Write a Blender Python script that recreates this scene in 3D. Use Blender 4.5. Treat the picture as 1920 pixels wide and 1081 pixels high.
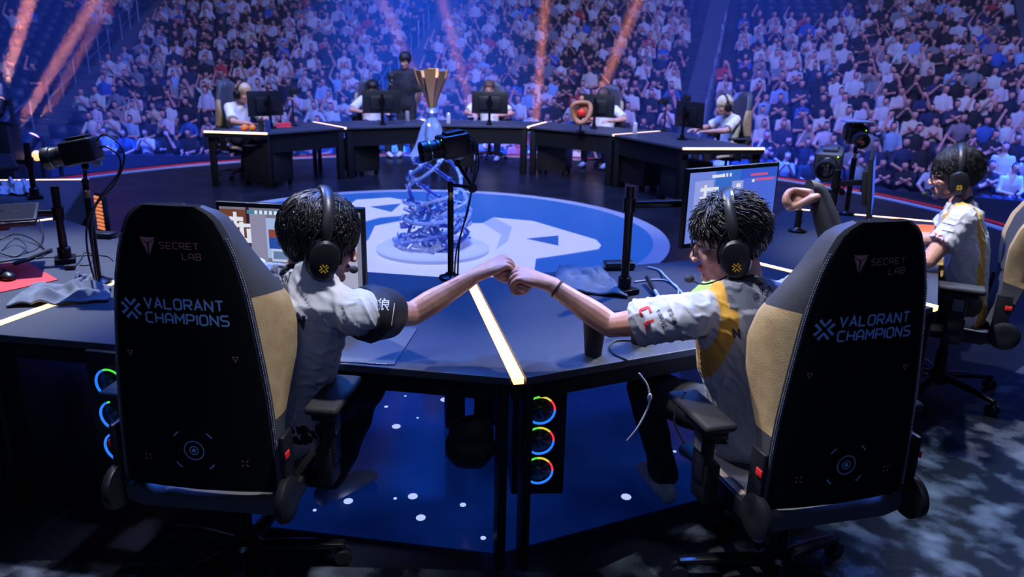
import bpy, bmesh, math, random
import numpy as np
from mathutils import Vector, Matrix, noise
from mathutils.bvhtree import BVHTree

sc = bpy.context.scene
for o in list(bpy.data.objects): bpy.data.objects.remove(o)
C = sc.collection
PI = math.pi
rnd = random.Random(7)

# ---------------------------------------------------------------- camera
FPX, HOR, CAMZ, ROLL = 1440.0, 108.0, 1.73, math.radians(1.3)
PITCH = math.atan((540.5 - HOR) / FPX)
cam_d = bpy.data.cameras.new('camera')
cam = bpy.data.objects.new('camera', cam_d); C.objects.link(cam)
cam_d.sensor_width = 36.0
cam_d.lens = FPX * 36.0 / 1920.0
cam_d.clip_end = 200
cam.matrix_world = (Matrix.Translation((0, 0, CAMZ)) @ Matrix.Rotation(PI / 2 - PITCH, 4, 'X') @ Matrix.Rotation(ROLL, 4, 'Z'))
cam_d.dof.use_dof = True
cam_d.dof.focus_distance = 2.35
cam_d.dof.aperture_fstop = 4.5
sc.camera = cam

def ray(px, py):
    X, V = px - 960.0, py - 540.5
    X, V = X * math.cos(ROLL) + V * math.sin(ROLL), -X * math.sin(ROLL) + V * math.cos(ROLL)
    x, y = X / FPX, -V / FPX
    return Vector((x, math.cos(PITCH) + y * math.sin(PITCH), -math.sin(PITCH) + y * math.cos(PITCH)))
def at(px, py, z):            # the point of the horizontal plane z seen at a pixel
    v = ray(px, py); return Vector((0, 0, CAMZ)) + v * ((z - CAMZ) / v.z)
def dp(px, py, d):            # the point at distance d along the optical axis
    return Vector((0, 0, CAMZ)) + ray(px, py) * d

# ---------------------------------------------------------------- world, exposure
w = bpy.data.worlds.new('world'); sc.world = w
w.use_nodes = True
w.node_tree.nodes['Background'].inputs[0].default_value = (0.010, 0.030, 0.13, 1)
w.node_tree.nodes['Background'].inputs[1].default_value = 0.30
sc.view_settings.view_transform = 'Standard'
sc.view_settings.look = 'None'
sc.view_settings.gamma = 1.0
sc.view_settings.use_curve_mapping = False
sc.view_settings.exposure = 0.0
sc.cycles.use_denoising = True
sc.cycles.max_bounces = 5
sc.cycles.diffuse_bounces = 2
sc.cycles.glossy_bounces = 3
sc.cycles.transmission_bounces = 5
sc.cycles.volume_bounces = 0
sc.cycles.sample_clamp_indirect = 4.0
sc.cycles.sample_clamp_direct = 0.0
sc.cycles.caustics_reflective = False
sc.cycles.caustics_refractive = False

# ---------------------------------------------------------------- the rig's lights (truss above the stage), plus added fills
def aim(o, tgt):
    o.rotation_euler = (Vector(tgt) - o.location).to_track_quat('-Z', 'Y').to_euler()
def spot(name, loc, tgt, power, col, deg, blend=0.4, size=0.15):
    l = bpy.data.lights.new(name, 'SPOT'); l.energy = power; l.color = col
    l.spot_size = math.radians(deg); l.spot_blend = blend; l.shadow_soft_size = size
    o = bpy.data.objects.new(name, l); C.objects.link(o); o.location = loc; aim(o, tgt); return o
def area(name, loc, tgt, power, col, sx, sy):
    l = bpy.data.lights.new(name, 'AREA'); l.energy = power; l.color = col
    l.shape = 'RECTANGLE'; l.size = sx; l.size_y = sy
    o = bpy.data.objects.new(name, l); C.objects.link(o); o.location = loc; aim(o, tgt); return o
# white keys on the two teams
spot('key_light', (4.4, 6.4, 7.4), (0.66, 2.4, 1.05), 3000, (0.92, 0.92, 1.0), 11, 0.7, 0.10)
spot('key_light', (-4.2, 6.4, 7.4), (-0.6, 2.35, 1.05), 2200, (0.92, 0.92, 1.0), 11, 0.7, 0.10)
spot('key_light', (-3.6, 5.4, 6.6), (0.62, 2.42, 1.1), 1800, (0.95, 0.92, 0.98), 9, 0.8, 0.10)
spot('key_light', (-3.4, 6.0, 8.0), (-2.5, 3.2, 0.7), 6000, (0.80, 0.86, 1.0), 18, 0.8, 0.10)
spot('key_light', (-1.8, 1.6, 8.4), (0.74, 2.22, 0.95), 3200, (0.88, 0.89, 1.0), 9, 0.8, 0.25)
spot('key_light', (1.9, 1.6, 8.4), (-0.68, 2.18, 0.95), 3400, (0.88, 0.89, 1.0), 9, 0.8, 0.25)
area('rear_fill', (0, -7, 9), (0, 2.5, 0.9), 120, (0.40, 0.52, 1.0), 6, 2)  # added fill behind the camera, lifts chair prints and jersey backs
spot('key_light', (-0.6, 3.4, 7.6), (2.45, 4.0, 0.95), 4200, (0.92, 0.92, 1.0), 18, 0.6, 0.10)
spot('key_light', (-2.6, 4.5, 8.0), (-1.9, 10.9, 1.0), 2100, (1.0, 0.97, 0.92), 44, 0.5, 0.2)
spot('key_light', (2.2, 4.2, 8.0), (1.7, 10.9, 1.0), 2100, (1.0, 0.97, 0.92), 44, 0.5, 0.2)
spot('key_light', (4.2, 7.6, 7.2), (0.62, 3.1, 0.75), 3000, (0.86, 0.90, 1.0), 9, 0.6, 0.06)
spot('floor_fill', (5.5, 6.5, 8.5), (2.1, 2.75, 0.0), 6500, (0.50, 0.70, 1.0), 10, 0.9, 0.2)  # added lamp, brightens the pale patches of the apron floor
# blue wash over the stage
area('stage_wash', (-0.6, 8.8, 9.0), (-0.6, 8.2, 0), 1500, (0.04, 0.16, 1.0), 7, 6)
spot('blue_key', (0.0, 5.4, 8.0), (-0.1, 2.7, 0.7), 3000, (0.02, 0.20, 1.0), 26, 0.8, 0.3)
# lavender blue wash over the stands
area('stand_wash', (-8, 9.0, 11.0), (-7, 27, 1.0), 980, (0.29, 0.34, 1.0), 6, 2)
area('stand_wash', (2, 8.0, 11.0), (4, 26, 1.0), 1500, (0.30, 0.35, 1.0), 8, 2)
area('stand_wash', (14, 6.0, 11.0), (16, 23, 1.0), 1300, (0.29, 0.34, 1.0), 8, 2)
# a rosy glow on the lowest rows from the stage front
area('stand_wash', (3, 15.2, 4.5), (3, 20, -0.4), 55, (1.0, 0.30, 0.36), 22, 0.5)

# ---------------------------------------------------------------- helpers
def nrm(v): return Vector(v).normalized()
class MB:
    def __init__(s): s.v, s.f, s.m, s.e = [], [], [], []
    def add(s, vs, fs, mi=0):
        b = len(s.v); s.v += [tuple(p) for p in vs]
        s.f += [tuple(i + b for i in f) for f in fs]; s.m += [mi] * len(fs)
    def box(s, c, size, rot=None, mi=0, bev=0.0, seg=2):
        bm = bmesh.new(); bmesh.ops.create_cube(bm, size=1.0)
        for v in bm.verts: v.co = Vector((v.co.x * size[0], v.co.y * size[1], v.co.z * size[2]))
        if bev > 0:
            bmesh.ops.bevel(bm, geom=list(bm.edges), offset=min(bev, min(size) * 0.49), segments=seg, profile=0.5, affect='EDGES')
        R = rot.to_3x3() if rot is not None else Matrix.Identity(3)
        bm.verts.ensure_lookup_table()
        s.add([R @ v.co + Vector(c) for v in bm.verts], [[v.index for v in f.verts] for f in bm.faces], mi); bm.free()
    def bar(s, a, b, wd, th, up=(0, 0, 1), mi=0, bev=0.0):   # a square bar from a to b
        a, b = Vector(a), Vector(b); d = b - a; L = d.length; z = d.normalized(); u = Vector(up)
        if abs(z.dot(u)) > 0.98: u = Vector((0, 1, 0))
        x = u.cross(z).normalized(); y = z.cross(x)
        s.box((a + b) / 2, (wd, th, L), Matrix((x, y, z)).transposed(), mi, bev)
    def ball(s, c, r, rot=None, mi=0, nu=16, nv=10):
        rx, ry, rz = r if hasattr(r, '__len__') else (r, r, r)
        R = rot.to_3x3() if rot is not None else Matrix.Identity(3); c = Vector(c)
        vs = [R @ Vector((0, 0, rz)) + c]
        for j in range(1, nv):
            t = PI * j / nv
            for i in range(nu):
                a = 2 * PI * i / nu
                vs.append(R @ Vector((rx * math.sin(t) * math.cos(a), ry * math.sin(t) * math.sin(a), rz * math.cos(t))) + c)
        vs.append(R @ Vector((0, 0, -rz)) + c); n = len(vs) - 1; fs = []
        for i in range(nu): fs.append((0, 1 + i, 1 + (i + 1) % nu))
        for j in range(nv - 2):
            for i in range(nu):
                a, b = 1 + j * nu + i, 1 + j * nu + (i + 1) % nu
                fs.append((a, a + nu, b + nu, b))
        o = 1 + (nv - 2) * nu
        for i in range(nu): fs.append((n, o + (i + 1) % nu, o + i))
        s.add(vs, fs, mi)
    def sweep(s, pts, rad, n=12, sub=4, up=(0, 0, 1), caps='round', mi=0, closed=False, straight=False):
        # a tapered tube along a smooth line; rad: number or (side, up) per point
        P = [Vector(p) for p in pts]
        R = [(r if hasattr(r, '__len__') else (r, r)) for r in (rad if hasattr(rad, '__len__') and not (len(rad) == 2 and len(P) != 2) else [rad] * len(P))]
        if straight or (len(P) == 2 and not closed): Q, S = P, R
        else:
            Q, S = [], []; m = len(P); rng = range(m if closed else m - 1)
            for i in rng:
                g = (lambda k: k % m) if closed else (lambda k: min(max(k, 0), m - 1))
                p0, p1, p2, p3 = P[g(i - 1)], P[g(i)], P[g(i + 1)], P[g(i + 2)]
                r1, r2 = R[g(i)], R[g(i + 1)]
                for k in range(sub):
                    t = k / sub
                    Q.append(0.5 * ((2 * p1) + (p2 - p0) * t + (2 * p0 - 5 * p1 + 4 * p2 - p3) * t * t + (3 * p1 - p0 - 3 * p2 + p3) * t ** 3))
                    e = t * t * (3 - 2 * t); S.append((r1[0] + (r2[0] - r1[0]) * e, r1[1] + (r2[1] - r1[1]) * e))
            if not closed: Q.append(P[-1]); S.append(R[-1])
        m = len(Q); T = []
        for i in range(m):
            a, b = (Q[(i - 1) % m], Q[(i + 1) % m]) if closed else (Q[max(i - 1, 0)], Q[min(i + 1, m - 1)])
            T.append((b - a).normalized() if (b - a).length > 1e-9 else Vector((0, 0, 1)))
        u = Vector(up); u = u - T[0] * u.dot(T[0])
        if u.length < 1e-3: u = Vector((0, 1, 0)) - T[0] * T[0].y
        if u.length < 1e-3: u = Vector((1, 0, 0))
        u.normalize(); F = []
        for i in range(m):
            u = u - T[i] * u.dot(T[i]); u.normalize(); F.append((T[i].cross(u), u.copy()))
        rings = []
        def ring(c, f, r): return [c + f[0] * (r[0] * math.cos(2 * PI * k / n)) + f[1] * (r[1] * math.sin(2 * PI * k / n)) for k in range(n)]
        if not closed and caps == 'round':
            r = S[0]; h = min(r)
            for a in (75, 50, 25): rings.append(ring(Q[0] - T[0] * h * math.sin(math.radians(a)), F[0], (r[0] * math.cos(math.radians(a)), r[1] * math.cos(math.radians(a)))))
        for i in range(m): rings.append(ring(Q[i], F[i], S[i]))
        if not closed and caps == 'round':
            r = S[-1]; h = min(r)
            for a in (25, 50, 75): rings.append(ring(Q[-1] + T[-1] * h * math.sin(math.radians(a)), F[-1], (r[0] * math.cos(math.radians(a)), r[1] * math.cos(math.radians(a)))))
        vs = [p for g in rings for p in g]; fs = []; nr = len(rings)
        for j in range(nr if closed else nr - 1):
            for k in range(n):
                a, b = j * n + k, j * n + (k + 1) % n
                c, d = ((j + 1) % nr) * n + (k + 1) % n, ((j + 1) % nr) * n + k
                fs.append((a, b, c, d))
        if not closed:
            fs.append(tuple(range(n - 1, -1, -1))); fs.append(tuple((nr - 1) * n + k for k in range(n)))
        s.add(vs, fs, mi)
    def lathe(s, prof, n=24, axis=None, org=(0, 0, 0), mi=0, caps=True):   # prof: (radius, height) pairs
        M = axis.to_3x3() if axis is not None else Matrix.Identity(3); o = Vector(org)
        vs, fs = [], []
        for r, h in prof:
            for k in range(n):
                a = 2 * PI * k / n; vs.append(M @ Vector((r * math.cos(a), r * math.sin(a), h)) + o)
        for j in range(len(prof) - 1):
            for k in range(n):
                fs.append((j * n + k, j * n + (k + 1) % n, (j + 1) * n + (k + 1) % n, (j + 1) * n + k))
        if caps:
            fs.append(tuple(range(n - 1, -1, -1))); fs.append(tuple((len(prof) - 1) * n + k for k in range(n)))
        s.add(vs, fs, mi)
    def prism(s, poly, z0, z1, mi=0):        # vertical prism over a ccw polygon in xy
        n = len(poly)
        vs = [(p[0], p[1], z0) for p in poly] + [(p[0], p[1], z1) for p in poly]
        fs = [tuple(range(n - 1, -1, -1)), tuple(range(n, 2 * n))]
        for i in range(n): fs.append((i, (i + 1) % n, n + (i + 1) % n, n + i))
        s.add(vs, fs, mi)
    def loft(s, rings, mi=0, closed=True, caps=True):  # rings of equal length; mi may be f(j, k)
        n = len(rings[0]); b = len(s.v); vs = [p for r in rings for p in r]
        s.v += [tuple(p) for p in vs]
        for j in range(len(rings) - 1):
            for k in range(n if closed else n - 1):
                s.f.append((b + j * n + k, b + j * n + (k + 1) % n, b + (j + 1) * n + (k + 1) % n, b + (j + 1) * n + k))
                s.m.append(mi(j, k) if callable(mi) else mi)
        if caps:
            s.f.append(tuple(b + i for i in range(n - 1, -1, -1))); s.m.append(mi(0, 0) if callable(mi) else mi)
            s.f.append(tuple(b + (len(rings) - 1) * n + i for i in range(n))); s.m.append(mi(len(rings) - 2, 0) if callable(mi) else mi)
    def xf(s, M):
        s.v = [tuple(M @ Vector(p)) for p in s.v]; return s
    def mesh(s, name, mats=(), smooth=True):
        me = bpy.data.meshes.new(name); me.from_pydata(s.v, [], s.f)
        for m in mats: me.materials.append(m)
        if len(mats) > 1: me.polygons.foreach_set('material_index', s.m)
        fix_normals(me)
        if smooth: me.shade_smooth()
        me.update(); return me
def fix_normals(me):
    bm = bmesh.new(); bm.from_mesh(me); bmesh.ops.recalc_face_normals(bm, faces=bm.faces); bm.to_mesh(me); bm.free()
def sharp(me, deg=35):
    a = math.radians(deg)
    bm = bmesh.new(); bm.from_mesh(me)
    for e in bm.edges:
        if len(e.link_faces) == 2 and e.calc_face_angle(0) > a: e.smooth = False
    bm.to_mesh(me); bm.free()

def thing(name, label, cat, loc=(0, 0, 0), rz=0.0, group=None, kind=None):
    o = bpy.data.objects.new(name, None); C.objects.link(o); o.empty_display_size = 0.1
    o.location = loc; o.rotation_euler = (0, 0, rz)
    return tag(o, label, cat, group, kind)
def tag(o, label=None, cat=None, group=None, kind=None):
    if label: o['label'] = label
    if cat: o['category'] = cat
    if group: o['group'] = group
    if kind: o['kind'] = kind
    return o
def place(name, me, parent=None, label=None):
    o = bpy.data.objects.new(name, me); C.objects.link(o)
    if parent is not None: o.parent = parent
    if label: o['label'] = label
    return o
def part(name, mb, mats, parent=None, label=None, world=False, crease=35):
    """one mesh object; world=True: the points are world coordinates, the parent an unrotated thing"""
    if not isinstance(mats, (list, tuple)): mats = [mats]
    if world and parent is not None:
        r = parent; off = Vector((0, 0, 0))
        while r is not None: off += r.location; r = r.parent
        mb.v = [(p[0] - off.x, p[1] - off.y, p[2] - off.z) for p in mb.v]
    me = mb.mesh(name, mats)
    if crease: sharp(me, crease)
    return place(name, me, parent, label)
def solo(name, mb, mats, label, cat, group=None, kind=None, crease=35):
    """a thing that is one mesh: its origin goes to the base of its points"""
    P = np.array(mb.v); c = ((P[:, 0].min() + P[:, 0].max()) / 2, (P[:, 1].min() + P[:, 1].max()) / 2, P[:, 2].min())
    mb.v = [tuple(p) for p in (P - np.array(c))]
    o = part(name, mb, mats, crease=crease); o.location = c
    return tag(o, label, cat, group, kind)
def struct(name, mb, mats, crease=35):
    o = part(name, mb, mats, crease=crease); o['kind'] = 'structure'; return o
def kids(o): return [c for c in C.objects if c.parent == o]
def dup(root, loc, rz, label=None, group=None, name=None):
    r = root.copy(); C.objects.link(r); r.location = loc; r.rotation_euler = (0, 0, rz)
    if label: r['label'] = label
    if group: r['group'] = group
    def rec(src, dst):
        for ch in [c for c in CH.get(src.name, kids(src))]:
            c = ch.copy(); C.objects.link(c); c.parent = dst; rec(ch, c)
    rec(root, r); return r
CH = {}
def voxel(mb, size, smooth=2, fac=0.5):
    """melt overlapping closed shapes into one continuous surface"""
    me = bpy.data.meshes.new('tmp'); me.from_pydata(mb.v, [], mb.f); fix_normals_islands(me)
    o = bpy.data.objects.new('tmp', me); C.objects.link(o)
    r = o.modifiers.new('r', 'REMESH'); r.mode = 'VOXEL'; r.voxel_size = size; r.adaptivity = 0
    if smooth:
        s = o.modifiers.new('s', 'SMOOTH'); s.factor = fac; s.iterations = smooth
    dg = bpy.context.evaluated_depsgraph_get()
    out = bpy.data.meshes.new_from_object(o.evaluated_get(dg))
    bpy.data.objects.remove(o); bpy.data.meshes.remove(me)
    out.materials.clear()
    out.shade_smooth(); return out
def fix_normals_islands(me): fix_normals(me)
def coords(me):
    a = np.empty(len(me.vertices) * 3, np.float32); me.vertices.foreach_get('co', a); return a.reshape(-1, 3)
def set_coords(me, a): me.vertices.foreach_set('co', np.ascontiguousarray(a, np.float32).ravel()); me.update()
def normals(me):
    a = np.empty(len(me.vertices) * 3, np.float32); me.vertices.foreach_get('normal', a); return a.reshape(-1, 3)
def face_mats(me, fn):
    """material index per face from its centre"""
    a = np.empty(len(me.polygons) * 3, np.float32); me.polygons.foreach_get('center', a)
    me.polygons.foreach_set('material_index', fn(a.reshape(-1, 3)).astype(np.int32)); me.update()
def paint(me, cols, name='Col'):
    at_ = me.color_attributes.new(name, 'FLOAT_COLOR', 'POINT')
    c = np.ones((len(me.vertices), 4), np.float32); c[:, :3] = cols
    at_.data.foreach_set('color', c.ravel())
def snoise(P, s, seed=0.0):
    return np.array([noise.noise(Vector((p[0] * s + seed, p[1] * s + seed * 1.7, p[2] * s))) for p in P], np.float32)

# ---------------------------------------------------------------- materials
def mat(name, col, rough=0.6, metal=0.0, emit=None, es=0.0, trans=0.0, ior=1.45, spec=0.5, sheen=0.0, coat=0.0, sss=0.0):
    m = bpy.data.materials.new(name); m.use_nodes = True
    b = m.node_tree.nodes['Principled BSDF']
    b.inputs['Base Color'].default_value = (*col, 1)
    b.inputs['Roughness'].default_value = rough
    b.inputs['Metallic'].default_value = metal
    b.inputs['Specular IOR Level'].default_value = spec
    if emit is not None:
        b.inputs['Emission Color'].default_value = (*emit, 1); b.inputs['Emission Strength'].default_value = es
    if trans: b.inputs['Transmission Weight'].default_value = trans; b.inputs['IOR'].default_value = ior
    if sheen: b.inputs['Sheen Weight'].default_value = sheen
    if coat: b.inputs['Coat Weight'].default_value = coat
    if sss:
        b.inputs['Subsurface Weight'].default_value = sss; b.inputs['Subsurface Radius'].default_value = (0.010, 0.004, 0.002); b.inputs['Subsurface Scale'].default_value = 0.6
    return m
def bsdf(m): return m.node_tree.nodes['Principled BSDF']
def bumpy(m, scale=40.0, strength=0.3, dist=0.004, kind='noise', detail=4.0, stretch=(1, 1, 1)):
    nt = m.node_tree; n = nt.nodes
    tc = n.new('ShaderNodeTexCoord'); mp = n.new('ShaderNodeMapping'); mp.inputs['Scale'].default_value = stretch
    t = n.new('ShaderNodeTexNoise' if kind == 'noise' else 'ShaderNodeTexVoronoi'); t.inputs['Scale'].default_value = scale
    if kind == 'noise': t.inputs['Detail'].default_value = detail
    bp = n.new('ShaderNodeBump'); bp.inputs['Strength'].default_value = strength; bp.inputs['Distance'].default_value = dist
    nt.links.new(tc.outputs['Object'], mp.inputs[0]); nt.links.new(mp.outputs[0], t.inputs['Vector'])
    nt.links.new(t.outputs[0], bp.inputs['Height']); nt.links.new(bp.outputs[0], bsdf(m).inputs['Normal'])
    return m
def mottled(m, c2, scale=8.0, lo=0.4, hi=0.6, rough2=None):
    """a second colour in noise patches"""
    nt = m.node_tree; n = nt.nodes; b = bsdf(m)
    tc = n.new('ShaderNodeTexCoord'); t = n.new('ShaderNodeTexNoise'); t.inputs['Scale'].default_value = scale; t.inputs['Detail'].default_value = 6
    r = n.new('ShaderNodeMapRange'); r.inputs[1].default_value = lo; r.inputs[2].default_value = hi
    mx = n.new('ShaderNodeMix'); mx.data_type = 'RGBA'
    mx.inputs[6].default_value = tuple(b.inputs['Base Color'].default_value); mx.inputs[7].default_value = (*c2, 1)
    nt.links.new(tc.outputs['Object'], t.inputs['Vector']); nt.links.new(t.outputs[0], r.inputs[0]); nt.links.new(r.outputs[0], mx.inputs[0])
    nt.links.new(mx.outputs[2], b.inputs['Base Color'])
    if rough2 is not None:
        q = n.new('ShaderNodeMapRange'); q.inputs[3].default_value = b.inputs['Roughness'].default_value; q.inputs[4].default_value = rough2
        nt.links.new(r.outputs[0], q.inputs[0]); nt.links.new(q.outputs[0], b.inputs['Roughness'])
    return m
def vcol(m, name='Col'):
    n = m.node_tree.nodes.new('ShaderNodeAttribute'); n.attribute_name = name
    m.node_tree.links.new(n.outputs['Color'], bsdf(m).inputs['Base Color']); return m
def objcol(m):
    n = m.node_tree.nodes.new('ShaderNodeObjectInfo')
    m.node_tree.links.new(n.outputs['Color'], bsdf(m).inputs['Base Color']); return m

M = {}
M['desk'] = mottled(mat('desk_laminate', (0.034, 0.042, 0.060), 0.40), (0.042, 0.050, 0.070), 60, rough2=0.48)
M['black'] = bumpy(mat('black_powder_coat', (0.006, 0.007, 0.010), 0.5, spec=0.25), 300, 0.15, 0.001)
M['blackm'] = mat('black_metal', (0.02, 0.02, 0.024), 0.3, 0.8)
M['steel'] = mat('steel', (0.55, 0.56, 0.6), 0.25, 1.0)
M['brass'] = mat('brass', (0.75, 0.45, 0.2), 0.3, 1.0)
M['strip'] = mat('light_strip', (0.9, 0.85, 0.7), 0.5, emit=(1.0, 0.58, 0.24), es=2.6)
M['plastic'] = bumpy(mat('black_plastic', (0.010, 0.011, 0.014), 0.38), 400, 0.1, 0.0006)
M['plasticg'] = mat('grey_plastic', (0.16, 0.17, 0.19), 0.4)
M['whitep'] = mat('white_plastic', (0.7, 0.7, 0.72), 0.4)
M['rubber'] = mat('rubber', (0.02, 0.02, 0.022), 0.7)
M['cable'] = mat('cable_rubber', (0.015, 0.015, 0.018), 0.45)
M['skin'] = mottled(mat('skin', (0.66, 0.36, 0.26), 0.48, sss=0.12), (0.60, 0.30, 0.22), 30)
M['lip'] = mat('lip', (0.50, 0.17, 0.15), 0.4)
M['eye'] = mat('eye', (0.02, 0.015, 0.012), 0.1)
M['eyew'] = mat('eye_white', (0.7, 0.7, 0.7), 0.25)
M['hairb'] = bumpy(mat('black_hair', (0.010, 0.009, 0.010), 0.42, spec=0.5), 160, 0.5, 0.004, stretch=(1, 1, 0.25))
M['haird'] = mat('blond_hair', (0.55, 0.38, 0.20), 0.45)
M['hairw'] = mat('bleached_hair', (0.80, 0.66, 0.42), 0.45)
M['hairn'] = mat('brown_hair', (0.10, 0.055, 0.03), 0.4)
M['jersey'] = bumpy(vcol(mat('jersey_knit', (0.6, 0.6, 0.62), 0.7, sheen=0.15)), 900, 0.12, 0.0008)
M['jerseyk'] = mat('dark_jersey_trim', (0.012, 0.013, 0.018), 0.6)
M['trouser'] = bumpy(mat('dark_trousers', (0.012, 0.013, 0.018), 0.8), 200, 0.2, 0.002)
M['shoe'] = mat('white_shoe', (0.55, 0.56, 0.6), 0.5)
M['fabric'] = bumpy(mat('black_chair_fabric', (0.006, 0.007, 0.010), 0.95, spec=0.1), 600, 0.3, 0.001)
M['leather'] = bumpy(mat('dark_chair_leather', (0.060, 0.064, 0.078), 0.45), 220, 0.25, 0.0012, 'voronoi')
M['gold'] = mottled(bumpy(mat('gold_chair_leather', (0.50, 0.37, 0.20), 0.45), 220, 0.3, 0.0015, 'voronoi'), (0.44, 0.31, 0.16), 25)
M['stitch'] = mat('stitching', (0.22, 0.25, 0.32), 0.7)
M['printb'] = mat('blue_print', (0.30, 0.55, 0.95), 0.5)
M['printr'] = mat('rose_print', (0.62, 0.25, 0.26), 0.5)
M['red'] = mat('red_cloth', (0.85, 0.03, 0.035), 0.75)
M['orange'] = mat('orange_cloth', (0.95, 0.16, 0.03), 0.7)
M['redp'] = mat('red_plastic', (0.8, 0.03, 0.03), 0.4)
M['greycl'] = bumpy(mottled(mat('grey_towelling', (0.17, 0.19, 0.23), 0.95), (0.12, 0.135, 0.17), 14), 300, 0.5, 0.003)
M['pad'] = bumpy(mat('grey_mousepad_cloth', (0.10, 0.11, 0.135), 0.85), 800, 0.2, 0.0006)
M['white'] = mat('white_print', (0.75, 0.75, 0.78), 0.6)
M['inkk'] = mat('dark_print', (0.03, 0.035, 0.05), 0.6)
M['inkr'] = mat('red_print', (0.75, 0.02, 0.02), 0.6)
M['yellow'] = mat('yellow_emblem', (0.85, 0.50, 0.04), 0.4)
M['lens'] = mat('lens_glass', (0.02, 0.03, 0.05), 0.05, spec=0.9)
M['crystal'] = mat('blue_crystal', (0.22, 0.36, 0.85), 0.10, metal=0.25, coat=0.8)
M['goldm'] = mat('gold_metal', (0.95, 0.55, 0.26), 0.32, 0.55)
# ================================================================ the arena
def floor_mat():
    m = mat('stage_floor', (0.005, 0.007, 0.014), 0.28, spec=0.4)
    mottled(m, (0.009, 0.012, 0.022), 1.6, 0.45, 0.70, rough2=0.40)
    return m
RINGC = Vector((-0.5, 8.1, 0))
mb = MB()
N = 96
stage = [(RINGC.x + 6.45 * math.cos(2 * PI * k / N), RINGC.y + 6.45 * math.sin(2 * PI * k / N)) for k in range(N)]
# round stage that widens into the apron where the cameras walk
poly = [p for p in stage if p[1] > RINGC.y] + [(-7.6, 6.0), (-9.5, -3.0), (9.5, -3.0), (7.4, 6.0)]
cx_ = sum(p[0] for p in poly) / len(poly); cy_ = sum(p[1] for p in poly) / len(poly)
poly.sort(key=lambda p: math.atan2(p[1] - cy_, p[0] - cx_))
mb.prism(poly, -1.45, 0.0)
struct('floor', mb, floor_mat())
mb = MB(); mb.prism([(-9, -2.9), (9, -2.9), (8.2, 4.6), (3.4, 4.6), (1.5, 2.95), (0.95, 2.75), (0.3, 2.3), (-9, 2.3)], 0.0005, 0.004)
am = mottled(mat('reflection_patched_floor', (0.004, 0.006, 0.011), 0.22, spec=0.5), (0.12, 0.14, 0.18), 6.0, 0.46, 0.80, rough2=0.5); struct('floor_apron', mb, bumpy(am, 22, 0.25, 0.004))  # pale patches paint blotchy reflections into the floor colour
mb = MB(); mb.box((0, 22, -1.60), (90, 80, 0.3))
struct('floor_arena', mb, mottled(mat('arena_floor', (0.012, 0.016, 0.03), 0.6), (0.02, 0.025, 0.045), 2))
def ring(r0, r1, z0, z1, a0, a1, n=64, c=RINGC):
    b = MB(); rings = []
    for k in range(n + 1):
        a = math.radians(a0 + (a1 - a0) * k / n); d = Vector((math.cos(a), math.sin(a), 0))
        rings.append([c + d * r0 + Vector((0, 0, z0)), c + d * r1 + Vector((0, 0, z0)), c + d * r1 + Vector((0, 0, z1)), c + d * r0 + Vector((0, 0, z1))])
    b.loft(rings); return b
struct('trim_1', ring(5.95, 6.07, 0, 0.012, 2, 178), mat('white_floor_tape', (0.30, 0.32, 0.40), 0.6))
struct('trim_2', ring(6.18, 6.23, 0, 0.012, 2, 178), mat('red_edge_light', (0.6, 0.02, 0.04), 0.4, emit=(1.0, 0.03, 0.06), es=0.12))

# --- round LED floor with its star graphic (a screen set in the stage)
LEDC = Vector((-0.95, 7.75, 0))
t = thing('floor_screen', 'round blue screen in the stage floor with a pale star graphic', 'floor screen', LEDC)
b = ring(0.0, 2.36, 0.001, 0.006, 0, 360, 96, Vector((0, 0, 0)))
def led(name, c, e): return mat(name, (0.02, 0.03, 0.06), 0.30, emit=c, es=e)
part('screen', b, led('led_blue', (0.010, 0.105, 0.62), 0.85), t)
part('rim', ring(2.36, 2.52, 0.0, 0.008, 0, 360, 96, Vector((0, 0, 0))), mat('grey_floor_rim', (0.22, 0.25, 0.33), 0.5, emit=(0.12, 0.2, 0.4), es=0.15), t)
def floorpoly(pts, z):
    q = [at(x, y, z) - LEDC for x, y in pts]
    q = [Vector((p.x, p.y, 0)) for p in q]
    ar = sum(q[i].x * q[(i + 1) % len(q)].y - q[(i + 1) % len(q)].x * q[i].y for i in range(len(q)))
    if ar < 0: q.reverse()
    b = MB(); b.prism([(p.x, p.y) for p in q], z - 0.002, z); return b
LW = led('led_white', (0.46, 0.52, 0.98), 1.0); LB = led('led_royal', (0.015, 0.10, 0.55), 0.9); LP = led('led_pale', (0.30, 0.40, 0.95), 0.9)
gfx = [([(652, 386), (668, 374), (730, 370), (760, 375), (790, 390), (775, 402), (712, 407), (686, 414), (640, 424), (600, 428), (585, 420), (612, 404)], LW, .010),
       ([(694, 387), (752, 381), (734, 397)], LB, .013),
       ([(703, 423), (760, 412), (830, 418), (905, 418), (925, 407), (1000, 414), (1118, 449), (1127, 459), (1122, 466), (1060, 476), (1005, 484), (1000, 520), (940, 545), (700, 548), (610, 530), (560, 512), (500, 505), (470, 490), (520, 474), (600, 470), (660, 462), (690, 450)], LW, .010),
       ([(987, 447), (1047, 441), (1047, 460)], LB, .013),
       ([(710, 449), (725, 451), (728, 455), (713, 454)], LW, .010),
       ([(905, 418), (925, 407), (960, 425), (952, 452), (930, 468), (940, 440)], LP, .013)]
for p, m_, z in gfx: part('screen_graphic', floorpoly(p, z), m_, t)
t['category'] = 'floor screen'
# pedestal disc for the trophy
TRO = at(812, 472, 0.0)
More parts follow.
